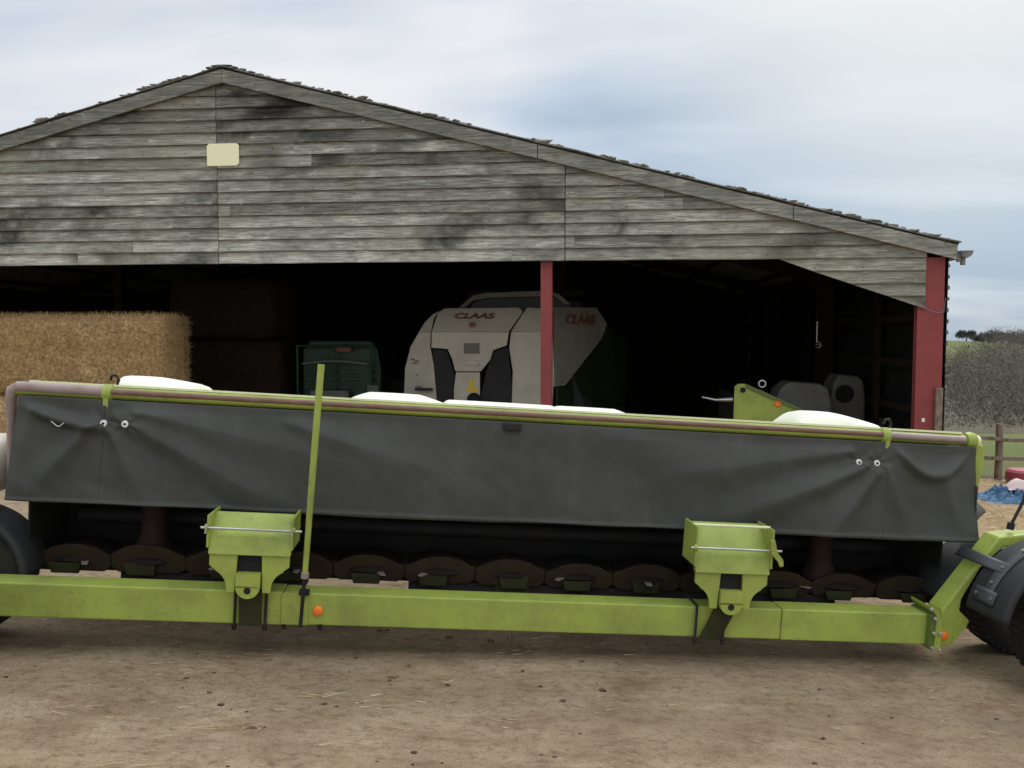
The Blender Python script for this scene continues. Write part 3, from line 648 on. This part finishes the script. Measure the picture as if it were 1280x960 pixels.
# --- top rail
rv = 1.345
MB().tube([(-2.27,.25,rv),(2.16,.25,rv)], .036, 20).build('top_rail', M['lime'], hd, smooth=True)
MB().tube([(-2.27+i*.1105,.222+.001*math.sin(i*1.7),rv+.010) for i in range(41)], .017, 10).build('rusty_rod', M['rust'], hd, smooth=True)
MB().tube([(-2.765,.25,rv-.004),(-2.30,.25,rv-.004)], .034, 20).build('end_rail', M['lime'], hd, smooth=True)
MB().tube([(-2.76,.235,rv+.01),(-2.30,.235,rv+.008)], .030, 16).build('rusty_rod', M['wornsteel'], hd, smooth=True)
MB().tube([(2.17,.25,rv),(2.70,.25,rv-.002)], .034, 20).build('end_rail', M['lime'], hd, smooth=True)
MB().tube([(2.19,.226,rv+.006),(2.67,.226,rv+.004)], .022, 16).build('rusty_rod', M['wornsteel'], hd, smooth=True)
for u in (-2.285, 2.175):
    b = MB().lathe([(.036,-.03),(.050,-.022),(.050,.022),(.036,.03)], (u,.25,rv), 'x', 24); b.box(u-.012,u+.014,.20,.27,1.25,1.32)
    cl = b.build('rail_collar', M['lime'], hd, smooth=True)
    MB().tube([(u+.03,.26,rv+.03),(u+.045,.26,rv+.075),(u+.03,.26,rv+.10),(u+.005,.26,rv+.095),(u,.26,rv+.07)], .008, 8).build('spring_clip', M['black'], cl, smooth=True)
# side rails going back and down
MB().tube([(-2.765,.25,rv),(-2.790,.25,rv-.012),(-2.80,.26,rv-.06),(-2.81,.29,1.15),(-2.815,.32,.80)], [.032,.032,.03,.024,.02], 14).build('end_tube', M['wornsteel'], hd, smooth=True)
MB().lathe([(.0,-.03),(.045,-.03),(.052,0),(.045,.03),(0,.03)], (2.715,.25,rv), 'x', 20).build('rail_cap', M['lime'], hd, smooth=True)
MB().tube([(2.715,.25,rv+.01),(2.765,.27,rv+.0),(2.80,.32,rv-.05),(2.805,.36,rv-.13)], [.032,.038,.038,.03], 14).build('end_tube', M['limepale'], hd, smooth=True)
MB().prism([(2.72,1.32),(2.80,1.32),(2.815,1.22),(2.78,1.0),(2.755,1.0)], .23, .34).build('side_plate', M['lime'], hd, bevel=.006)
o = MB(); o.blob((0,0,0), (.10,.25,.17), 3, 3, .06); o = o.build('side_cover', M['cab'], hd, smooth=True); o.location = (-2.945,.45,.90)
MB().tube([(-2.80,.3,.88),(-2.795,.27,.84),(-2.775,.26,.80)], .005, 6).build('hose', M['black'], hd)

# --- hood
MB().add([(-2.70,.240,1.388),(2.66,.240,1.388),(2.66,.55,1.355),(-2.70,.55,1.355),(2.66,1.25,1.18),(-2.70,1.25,1.18)], [(0,1,2,3),(3,2,4,5)]).build('hood_top', M['limepale'], hd, solid=.012)  # pale strip paints the sky sheen along the rail top
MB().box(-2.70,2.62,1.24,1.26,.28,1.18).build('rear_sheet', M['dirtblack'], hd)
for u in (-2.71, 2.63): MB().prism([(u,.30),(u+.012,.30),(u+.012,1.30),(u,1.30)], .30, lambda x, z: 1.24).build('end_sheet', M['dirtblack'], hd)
MB().box(-2.69,2.62,.78,.80,.26,1.30).build('inner_curtain', M['dirtblack'], hd)  # near-black sheet added so the space under the hood reads black
def cover(u0, u1, v1, peak, drop=.62):
    L = u1-u0
    def fn(a, c):
        u = u0+L*a; 
        if a < peak[0]: h = (a/peak[0])**.55
        elif a < peak[1]: h = 1+.02*math.sin((a-peak[0])/(peak[1]-peak[0])*math.pi)
        else: h = 1-drop*((a-peak[1])/(1-peak[1]))**1.15
        if a > .985: h *= (1-a)/.015*.6+.1
        s = math.sin(min(1, c*6)*math.pi/2)**.6*math.sin(min(1, (1-c)*2.5)*math.pi/2)
        return (u, .30+c*.62, 1.345+(v1-1.345)*h*s-.10*max(0, c-.35))
    return MB().grid(40, 24, fn).build('white_cover', M['cream'], hd, smooth='keep', solid=.006)
cover(-2.31, -1.86, 1.428, (.10,.5), .35); cover(-1.02, -.44, 1.412, (.22,.72), .7); cover(-.47, .22, 1.392, (.06,.95), .1); cover(.14, .66, 1.392, (.2,.85), .5); cover(1.68, 2.215, 1.448, (.14,.5), .55)

# --- cutter bar
b = MB(); b.prism([(-2.70,.30),(2.62,.30),(2.62,.36),(-2.70,.36)], .48, .72)
b.build('cutter_bar', M['skid'], hd, bevel=.01)
for i in range(13):
    u = -2.50+i*.4165
    if i == 7: u += .0
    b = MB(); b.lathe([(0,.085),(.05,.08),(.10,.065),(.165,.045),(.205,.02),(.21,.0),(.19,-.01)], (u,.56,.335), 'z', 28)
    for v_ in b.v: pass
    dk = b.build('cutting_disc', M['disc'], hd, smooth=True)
    q = random.uniform(0, 3.14)
    for s_ in (0, math.pi):
        ca, sa = math.cos(q+s_), math.sin(q+s_); pts = []
        for (r_, t_) in ((.17,-.022),(.265,-.018),(.275,.012),(.17,.024)): pts.append((u+ca*r_-sa*t_, .56+sa*r_+ca*t_))
        MB().add([(x,y_,.333) for x, y_ in pts]+[(x,y_,.338) for x, y_ in pts], [(3,2,1,0),(4,5,6,7),(0,1,5,4),(1,2,6,5),(2,3,7,6),(3,0,4,7)]).build('blade', M['wornsteel'], dk)
    # rounded skid in front and below, soiled
    ja, jb = random.uniform(-.010,.008), random.uniform(-.018,.018); J = lambda L_: [(x_+(jb if z_ > .375 else 0), z_+(ja if z_ > .31 else 0)) for x_, z_ in L_]
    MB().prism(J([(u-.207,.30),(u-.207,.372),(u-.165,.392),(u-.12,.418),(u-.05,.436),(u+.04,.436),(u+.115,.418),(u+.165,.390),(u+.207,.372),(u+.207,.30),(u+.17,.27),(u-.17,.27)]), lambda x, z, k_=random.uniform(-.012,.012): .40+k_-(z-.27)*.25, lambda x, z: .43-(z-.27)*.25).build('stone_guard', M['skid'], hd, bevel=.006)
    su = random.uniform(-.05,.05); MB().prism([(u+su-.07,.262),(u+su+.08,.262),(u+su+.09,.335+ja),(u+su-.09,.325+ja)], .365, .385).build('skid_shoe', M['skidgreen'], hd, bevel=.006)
for (a, e, z0) in ((-2.25,-1.22,.195), (-.60,2.05,.185)):
    MB().box(a, e, .42, .70, z0, .312).build('bed_plate', M['black'], hd, bevel=.01)
MB().box(-2.70,2.62,.45,.72,.262,.302).build('bed_rail', M['skid'], hd, bevel=.005)
for u in (-2.10, 1.97):
    MB().lathe([(.0,.78),(.075,.78),(.07,.60),(.08,.50),(.11,.44),(.11,.40)], (u,.52,0), 'z', 24).build('drive_drum', M['drum'], hd, smooth=True)
MB().lathe([(0,-2.6),(.045,-2.6),(.045,2.5),(0,2.5)], (0,.72,.56), 'x', 20).build('conditioner_roller', M['black'], hd, smooth=True)
MB().box(-.085,.12,.40,.42,.20,.40).build('centre_bracket', M['skidgreen'], hd, bevel=.005)

for ch_ in hd.children:
    if ch_.name.split('.')[0] in ('cutting_disc','stone_guard','skid_shoe','cutter_bar','bed_rail'): ch_.location.z += .038
# --- two lime support brackets hung under the header
def bracket(u, top, shade):
    b = MB(); z = lambda x, q: q
    # curved wings and cross web
    arc = lambda cx, cz, r, a0, a1, n: [(cx+r*math.cos(R(a0+(a1-a0)*i/n)), cz+r*math.sin(R(a0+(a1-a0)*i/n))) for i in range(n+1)]
    wl = [(u-.205,.57),(u-.205,.505),(u-.17,.478)]+arc(u-.215,.385,.10,68,0,6)+[(u-.112,.365),(u-.072,.365),(u-.062,.57)]
    b.prism(wl, -.075, -.055)
    w0 = b.build('support_bracket', M['lime'], hd, bevel=.003)
    MB().prism([(2*u-x, q) for x, q in wl][::-1], -.075, -.055).build('wing_plate', M['lime'], w0, bevel=.003)
    MB().prism([(u-.21,.565),(u+.21,.565),(u+.215,.665),(u-.215,.665)], lambda x, q: -.088+(q-.565)*.25, lambda x, q: -.05+(q-.565)*.25).build('cross_plate', M['lime'], w0, bevel=.004)
    MB().prism([(u-.215,.660),(u+.215,.660),(u+.215,top),(u-.215,top)], lambda x, q: -.035+(q-.66)*.9, lambda x, q: -.02+(q-.66)*.9).build('back_plate', M['lime'], w0, bevel=.003)
    tg = [(u-.062,.470),(u-.062,.395)]+arc(u,.400,.062,180,360,12)+[(u+.062,.395),(u+.062,.470)]
    MB().prism(tg, -.10, -.05).build('tongue', M['lime'], w0, bevel=.004)
    MB().lathe([(0,-.003),(.018,-.003),(.018,.0)], (u,-.1,.382), 'y', 18).build('bolt_hole', M['hole'], w0)
    for s_ in (-1, 1):
        MB().prism([(u+s_*.215-.006,.60),(u+s_*.215+.006,.60),(u+s_*.215+.006,top+.01),(u+s_*.215-.006,top+.01)], -.09, .14).build('side_plate', M['lime'], w0, bevel=.002)
        MB().lathe([(.008,-.008),(.018,-.008),(.018,.008),(.008,.008)], (u+s_*.222,-.085,.705), 'x', 16).build('pin_bush', M['lime'], w0, smooth=True)
    MB().tube([(u-.25,-.095,.706),(u+.265,-.095,.704)], .0065, 10).build('locking_pin', M['steel'], w0, smooth=True)
    if top > .8: 
        MB().tube([(u-.22,-.02,top+.008),(u+.22,-.02,top+.008)], .008, 8).build('top_edge', M['limepale'], w0, smooth=True)
        MB().prism([(u+.19,.77),(u+.215,.77),(u+.235,.70),(u+.27,.66),(u+.275,.625),(u+.255,.62),(u+.24,.65),(u+.20,.69)], -.115, -.10).build('latch_lever', M['lime'], w0, bevel=.003)
    else:
        for s_ in (-1, 1): MB().prism([(u+s_*.222-.004,.68),(u+s_*.222+.004,.68),(u+s_*.208,.76)], -.12, -.105).build('retaining_clip', M['steel'], w0)
    MB().box(u-.06,u+.06,-.05,.50,.40,.56).build('window_shade', M['hole'], w0)  # near-black block painting the shade inside the bracket window
    return w0
bracket(-1.425, .76, 0); bracket(1.182, .81, 1)

# ------------------------------------------------------------------ trailer
MB().box(-3.9,-1.26,-.004,.15,.171,.352).build('beam_end_section', M['lime'], tr, bevel=.008)
MB().box(-1.258,1.52,.0,.146,.174,.349).build('main_beam', M['lime'], tr, bevel=.008)
MB().box(1.522,2.412,-.003,.149,.172,.351).build('beam_end_section', M['lime'], tr, bevel=.008)
MB().box(-1.262,-1.12,-.010,-.001,.176,.347).build('splice_plate', M['lime'], tr, bevel=.003)
for u in (-1.425, 1.182):
    sh = 0 if u < 0 else -.09
    # saddle arm, shade painted in as black-green, rising in front of the beam to carry the bracket tongue
    MB().prism([(u-.05+sh,.170),(u+.065+sh,.170),(u+.06,.37),(u-.055,.37)], lambda x, q: -.03-(q-.17)*.1, lambda x, q: -.012).build('saddle_arm', M['skidgreen'], tr, bevel=.004)
    for e in (-.075+sh, .085+sh):
        a = MB().tube([(u+e,-.022,.36),(u+e,-.022,.158)], .008, 8); a.tube([(u+e,-.022,.36),(u+e,.16,.36)], .007, 8); a.build('u_bolt', M['black'], tr, smooth=True)
        MB().lathe([(0,0),(.010,0),(.015,.022),(.015,.03),(0,.03)], (u+e,-.022,.145), 'z', 6).build('nut', M['drum'], tr)
for u in (-1.245, -1.055):
    MB().lathe([(0,0),(.009,0),(.014,.022),(.014,.032),(0,.032)], (u,.0,.148), 'z', 6).build('nut', M['drum'], tr)
MB().tube([(-.005,.05,.172),(-.003,.05,.09)], .002, 6).build('loose_wire', M['black'], tr)
MB().lathe([(.0,-.016),(.018,-.016),(.026,-.010),(.028,0)], (-1.069,-.002,.256), 'y', 24).build('reflector', M['amber'], tr, smooth=True)
MB().lathe([(.0,-.016),(.018,-.016),(.026,-.010),(.028,0)], (2.475,-.032,.240), 'y', 24).build('reflector', M['amber'], tr, smooth=True)
pl = MB().tube([(-1.137,-.07,.46),(-1.122,-.082,1.05),(-1.107,-.08,1.585)], [.015,.0175,.0175], 14).build('marker_pole', M['lime'], tr, smooth=True)
MB().tube([(-1.150,-.05,.18),(-1.137,-.07,.475)], .010, 10).build('pole_rod', M['black'], pl, smooth=True)
MB().tube([(-1.137,-.07,.452),(-1.136,-.071,.482)], .021, 12).build('pole_collar', M['wornsteel'], pl, smooth=True)
MB().box(-1.17,-1.115,-.035,-.001,.345,.375).build('pole_foot', M['black'], tr, bevel=.004)
# right hand clamp and end frame
def flange(u0, u1): return MB().prism([(u0,.165),(u1,.165),(u1,.33),(u1-.03,.385),(u0-.03,.405),(u0-.03,.39),(u0,.35)], -.055, .17)
flange(2.415, 2.452).build('flange_plate', M['lime'], tr, bevel=.004)
for (u, v) in ((2.398,.345),(2.398,.26),(2.398,.175),(2.435,.26),(2.37,.40),(2.44,.165)):
    MB().lathe([(0,-.02),(.009,-.02),(.012,-.014),(.012,0)], (u,-.055,v), 'y', 6).build('flange_bolt', M['steel'], tr)
MB().box(2.385,2.412,-.045,.16,.16,.36).build('flange_plate', M['limedark'], tr, bevel=.003)
arm = [(2.455,.172),(2.516,.172),(2.60,.27),(2.635,.325),(2.565,.385),(2.570,.45),(2.665,.635),(2.795,.765),(3.45,.75),(3.45,.845),(2.912,.845),(2.765,.825),(2.455,.385)]
MB().prism(arm, -.03, .11).build('end_frame', M['lime'], tr, bevel=.012)
MB().prism([(2.53,.19),(2.615,.30),(2.585,.34),(2.535,.29)], -.034, -.029).build('gusset', M['lime'], tr)
MB().tube([(2.86,.02,.86),(2.865,.02,.90)], .02, 12).tube([(2.865,.02,.89),(2.93,.03,1.02),(2.97,.05,1.12)], .009, 8).build('brake_line', M['black'], tr, smooth=True)

def wheel(u, w0, w1, v, r, label=None):
    cw = (w0+w1)/2; hw = (w1-w0)/2
    b = MB(); prof = [(r*.58,-hw*.82),(r*.70,-hw*1.0),(r*.86,-hw*1.03),(r*.955,-hw*.9),(r*.985,-hw*.6),(r*.985,hw*.6),(r*.955,hw*.9),(r*.86,hw*1.03),(r*.70,hw),(r*.58,hw*.82)]
    b.lathe(prof, (u,cw,v), 'y', 64)
    for k in range(44):
        q = 2*math.pi*k/44
        for s_ in (-1, 1):
            q2 = q+(.07 if s_ > 0 else 0)
            for (wa, wb, dq) in ((.08,.52,.02),(.58,.97,.035)):
                vs = []
                for rr in (r*(.93 if wb > .9 else .975), r*(.985 if wb > .9 else 1.005)):
                    for (aa, ww) in ((q2-.045,wa),(q2+.03,wa),(q2+.03+dq,wb),(q2-.045+dq,wb)):
                        vs.append((u+rr*math.cos(aa), cw+s_*ww*hw, v+rr*math.sin(aa)))
                b.add(vs, [(3,2,1,0),(4,5,6,7),(0,1,5,4),(1,2,6,5),(2,3,7,6),(3,0,4,7)])
    wh = empty('wheel', (0,0,0)); wh.parent = tr
    b.build('tyre', M['rubber'], wh, smooth=True)
    MB().lathe([(r*.60,-hw*.85),(r*.56,-hw*.85),(r*.52,-hw*.5),(r*.40,-hw*.2),(r*.2,-hw*.25),(r*.14,-hw*.5),(0,-hw*.5)], (u,cw,v), 'y', 40).lathe([(r*.60,hw*.85),(r*.5,hw*.8),(r*.45,hw*.2),(0,hw*.2)], (u,cw,v), 'y', 40).build('rim', M['strap'], wh, smooth=True)
def fender(u, w0, w1, v, r, a0, a1, strap=False):
    b = MB(); n = 40; lip = .03
    b.lathe([(r-lip,w0),(r-.006,w0+.004),(r,w0+.02),(r+.004,(w0+w1)/2),(r,w1-.02),(r-.006,w1-.004),(r-lip,w1)], (u,0,v), 'y', n, R(a0), R(a1))
    f = b.build('mudguard', M['plastic'], tr, smooth='keep', solid=.007)
    if strap:
        cw = w0+(w1-w0)*.52
        s_ = MB().lathe([(r+.012,cw-.035),(r+.012,cw+.035)], (u,0,v), 'y', 14, R(118), R(166)); s_.lathe([(r+.013,cw-.07),(r+.013,cw+.10)], (u,0,v), 'y', 4, R(157), R(166)); s_.lathe([(r+.013,cw-.02),(r+.013,w1+.24)], (u,0,v), 'y', 5, R(136), R(144))
        st = s_.build('mudguard_bracket', M['strap'], f, smooth='keep', solid=.008)
        for (an, ww) in ((162,cw-.05),(162,cw+.07),(140,cw),(123,cw),(152,cw)):
            q = R(an); c_ = (u+(r+.02)*math.cos(q), ww, v+(r+.02)*math.sin(q)); e_ = (u+(r+.028)*math.cos(q), ww, v+(r+.028)*math.sin(q))
            MB().tube([c_, e_], .008, 8).build('screw', M['steel'], st)
    return f
RW = .33
vr = .045+RW; vl = -.035+.355
wheel(3.08, -.42, -.17, .38, .335); wheel(3.16, .20, .44, .375, .335)
fender(2.985, -.45, -.13, .40, .465, 25, 174, True); fender(2.94, .17, .48, .35, .36, 25, 176)
wheel(-3.02, .20, .42, vl-.015, .335); wheel(-2.97, -.62, -.38, vl, .355)
fender(-3.02, .16, .44, vl-.015, .372, 4, 172)
MB().tube([(3.06,-.38,.38),(2.98,.4,.38)], .04, 12).build('axle', M['limedark'], tr); MB().tube([(-3.02,-.5,vl),(-3.02,.4,vl)], .04, 12).build('axle', M['limedark'], tr)
MB().box(3.0,3.06,-.02,.10,.38,.75).build('axle_stand', M['lime'], tr)
MB().tube([(-2.98,.12,.62),(-2.78,.12,.60),(-3.05,.12,.42)], .006, 6).build('mudguard_stay', M['wornsteel'], tr)

# ------------------------------------------------------------------ far right of the yard
def gp(px, Y): return (px-640)/1040*Y
fy = 13.3
fr = empty('post_and_rail_fence', (9, fy, gz(9, fy))); fr.location.z -= .07; tag(fr, 'weathered timber post and rail fence at the edge of the yard', 'fence')
def lb(x, y, z): return (x-9, y-fy, z-gz(9, fy))
posts = [gp(1252, fy)-1.9*k for k in range(-5, 2)]
for i, x in enumerate(posts):
    z = gz(x, fy); rr = random.uniform(.05,.065)
    b = MB(); b.tube([lb(x, fy, z-.2), lb(x+.01, fy, z+.5), lb(x+random.uniform(-.02,.02), fy, z+.98)], [rr*1.1, rr, rr*.92], 10); b.build('fence_post', M['timber'], fr, smooth=True)
for h in (.40, .70):
    for i in range(len(posts)-1):
        x0, x1 = posts[i+1], posts[i]; z0, z1 = gz(x0, fy)+h, gz(x1, fy)+h+random.uniform(-.03,.03)
        MB().add([lb(x0,fy-.07,z0), lb(x1,fy-.07,z1), lb(x1,fy-.07,z1+.06), lb(x0,fy-.07,z0+.06), lb(x0,fy-.03,z0), lb(x1,fy-.03,z1), lb(x1,fy-.03,z1+.06), lb(x0,fy-.03,z0+.06)],
                 [(0,1,2,3),(7,6,5,4),(0,4,5,1),(3,2,6,7),(0,3,7,4),(1,5,6,2)]).build('fence_rail', M['timber'], fr)
# blue tarp
ty = 10.6; tx = gp(1262, ty)
b = MB(); b.grid(140, 50, lambda a, c: (tx-.38+a*1.9+.04*noise.noise(Vector((a*8,c*6,0))), ty-.25+c*.6+.05*noise.noise(Vector((a*7,c*4,9))), gz(tx, ty)+.01+.24*math.sin(c*math.pi)**.7*min(1, a*5)*(.25+1.1*abs(noise.noise(Vector((a*9,c*4,4))))+.9*abs(noise.noise(Vector((a*21,c*11,4)))))))
tag(b.build('blue_tarp', M['tarp'], smooth='keep'), 'crumpled faded blue tarpaulin heaped on the straw', 'tarpaulin')
b = MB(); b.grid(18, 14, lambda a, c: (tx+.02+a*.34, ty-.05+c*.2, gz(tx, ty)+.16+.13*math.sin(a*math.pi)*math.sin(c*math.pi)+.03*noise.noise(Vector((a*5,c*5,1)))))
tag(b.build('pale_sheet', M['rag'], smooth='keep', solid=.004), 'small pale pink sheet lying on top of the blue tarpaulin', 'sheet')
rx = gp(1284, 12.6); b = MB(); z = gz(rx, 12.6)
b.lathe([(0,.0),(.20,.0),(.24,.06),(.235,.2),(.20,.235),(.08,.25),(0,.245)], (rx,12.6,z), 'z', 24)
tag(b.build('red_tub', M['tub'], smooth=True), 'upturned pinkish red plastic tub beside the fence', 'tub')

# woods on the far hillside : one mass
w = MB(); rnd = random.Random(21)
def ok(x, y): return y-1.3*x < 75
cnt = 0
for i in range(3300):
    y = rnd.uniform(104, 335); x = y*rnd.uniform(.22, .88)
    if not ok(x, y): continue
    H = rnd.uniform(4.5, 8.5); z = gz(x, y); rx_ = H*rnd.uniform(.3,.45)
    for k in range(100):
        q = rnd.uniform(0, 6.28); f = rnd.random()**.6; hh = rnd.uniform(.1,1.0); rad = rx_*f*math.sqrt(max(0,1-((hh-.5)/.56)**2))
        p = (x+rad*math.cos(q), y+rad*math.sin(q), z+hh*H); random.seed(cnt); cnt += 1
        w.strand(p, (math.cos(q)*.7+rnd.gauss(0,.4), math.sin(q)*.7, rnd.uniform(.2,1.4)), rnd.uniform(.25,.8), rnd.uniform(.02,.07))
tag(w.build('woodland', M['wood'], smooth='keep'), 'grey brown leafless woodland covering the far hillside', 'woodland', kind='stuff')
# ridge trees
def ridge_tree(px, Y, H, wid, label, seed):
    x = gp(px, Y); z = gz(x, Y); rnd = random.Random(seed)
    e = empty('ridge_tree', (x, Y, z)); tag(e, label, 'tree', 'trees along the far ridge')
    MB().tube([(0,0,-.5),(.1,0,H*.4),(0,0,H*.75)], [.35,.25,.08], 7).build('trunk', M['ridgecrown'], e)
    b = MB()
    for c in range(9):
        cq = (rnd.uniform(-.5,.5)*wid, rnd.uniform(-.4,.4)*wid, H*rnd.uniform(.22,.78)); cr = wid*rnd.uniform(.18,.3)
        for k in range(260):
            v = Vector((rnd.gauss(0,1), rnd.gauss(0,1), rnd.gauss(0,.7))).normalized()*cr*rnd.random()**.4; random.seed(k+c*100+seed)
            b.strand((cq[0]+v.x, cq[1]+v.y, cq[2]+v.z), v, rnd.uniform(.4,1.0), rnd.uniform(.08,.2))
    b.build('crown', M['ridgecrown'], e)
ridge_tree(1207, 372, 5.2, 5.5, 'leftmost small rounded tree on the green hilltop', 1)
ridge_tree(1224, 376, 2.8, 4, 'low bush where the green hilltop dips', 2)
ridge_tree(1240, 372, 6.5, 7.5, 'tallest dark round tree on the far ridge', 3)
ridge_tree(1252, 376, 5.0, 8, 'broad dark tree just right of the tallest ridge tree', 4)
ridge_tree(1272, 374, 5.2, 10, 'wide low tree furthest right on the ridge', 5)
ridge_tree(1296, 374, 5.2, 10, 'wide low tree beyond the right end of the ridge', 6)

# ------------------------------------------------------------------ sky and light
world = bpy.data.worlds.new('World'); S.world = world; world.use_nodes = True
nt = world.node_tree; nt.nodes.clear()
class WT(NT):
    def __init__(s): s.t = nt; s.n = nt.nodes; s.l = nt.links; s.b = None
t = WT()
sky = t.new('ShaderNodeTexSky'); sky.sky_type = 'NISHITA'; sky.sun_disc = False; sky.sun_elevation = R(48); sky.sun_rotation = R(35)
tc = t.new('ShaderNodeTexCoord'); sep = t.new('ShaderNodeSeparateXYZ'); t.link(tc.outputs['Generated'], sep.inputs[0])
den = t.math('ADD', t.math('MAXIMUM', sep.outputs[2], 0.), .22)
cb = t.new('ShaderNodeCombineXYZ'); t.link(t.math('DIVIDE', sep.outputs[0], den), cb.inputs[0]); t.link(t.math('DIVIDE', sep.outputs[1], den), cb.inputs[1])
mp = t.new('ShaderNodeMapping'); mp.inputs['Scale'].default_value = (.55, 1.25, 1); mp.inputs['Location'].default_value = (5.1, 2.2, 0); mp.inputs['Rotation'].default_value = (0,0,R(-14)); t.link(cb.outputs[0], mp.inputs[0])
cl = t.noise(mp.outputs[0], 1.05, 5, .5, .25)
bd = Vector((.47,.86,.20)).normalized(); dq = t.new('ShaderNodeVectorMath'); dq.operation = 'DOT_PRODUCT'; t.link(tc.outputs['Generated'], dq.inputs[0]); dq.inputs[1].default_value = bd
cl = t.math('SUBTRACT', t.math('ADD', cl, .07), t.math('MULTIPLY', t.ramp(dq.outputs['Value'], (.87, 0.), (.985, 1.)), .24))
base = t.ramp(cl, (.33, (.33,.43,.55)), (.48, (.53,.60,.69)), (.62, (.76,.77,.79)), (.74, (.86,.86,.84)))
# brighter, warmer cloud towards the veiled sun up on the right ; paler at the horizon
sd = Vector((.44, .80, .52)).normalized(); dp = t.new('ShaderNodeVectorMath'); dp.operation = 'DOT_PRODUCT'; t.link(tc.outputs['Generated'], dp.inputs[0]); dp.inputs[1].default_value = sd
glow = t.ramp(dp.outputs['Value'], (.90, 0.), (1., 1.))
base = t.mix(t.math('MULTIPLY', glow, .85), base, (.95,.93,.85))
base = t.mix(1., base, t.ramp(t.math('ADD', t.math('MULTIPLY', sep.outputs[1], -.5), .5), (.3, 1.), (.8, 1.12)), 'MULTIPLY')
zen = t.new('ShaderNodeMapRange'); zen.inputs['From Min'].default_value = .42; zen.inputs['From Max'].default_value = .95; zen.inputs['To Min'].default_value = 1.06; zen.inputs['To Max'].default_value = 2.7; t.link(sep.outputs[2], zen.inputs['Value'])
cbg = t.new('ShaderNodeBackground'); t.link(base, cbg.inputs[0]); t.link(zen.outputs[0], cbg.inputs[1])
sbg = t.new('ShaderNodeBackground'); t.link(sky.outputs[0], sbg.inputs[0]); sbg.inputs[1].default_value = .1
mx = t.new('ShaderNodeMixShader'); mx.inputs[0].default_value = .88; t.link(sbg.outputs[0], mx.inputs[1]); t.link(cbg.outputs[0], mx.inputs[2])
wo = t.new('ShaderNodeOutputWorld'); t.link(mx.outputs[0], wo.inputs[0])

sl = bpy.data.lights.new('sun', 'SUN'); sl.energy = 1.5; sl.angle = R(20); sl.color = (1,.95,.87)
so = bpy.data.objects.new('sun', sl); COL.objects.link(so)
el, az = R(48), R(35)
dirv = Vector((math.sin(az)*math.cos(el), math.cos(az)*math.cos(el), math.sin(el)))
so.rotation_euler = (-dirv).to_track_quat('-Z', 'Y').to_euler(); so.location = (20, 30, 30)

cam = bpy.data.cameras.new('camera'); cam.sensor_width = 36; cam.lens = 1040/1280*36; cam.clip_start = .1; cam.clip_end = 3000
co = bpy.data.objects.new('camera', cam); COL.objects.link(co); co.location = (0,0,1.8); co.rotation_euler = (R(90-3.3),0,0); S.camera = co
S.render.resolution_x = 1024; S.render.resolution_y = 768
S.view_settings.view_transform = 'Standard'; S.view_settings.look = 'None'; S.view_settings.exposure = .10; S.view_settings.gamma = 1
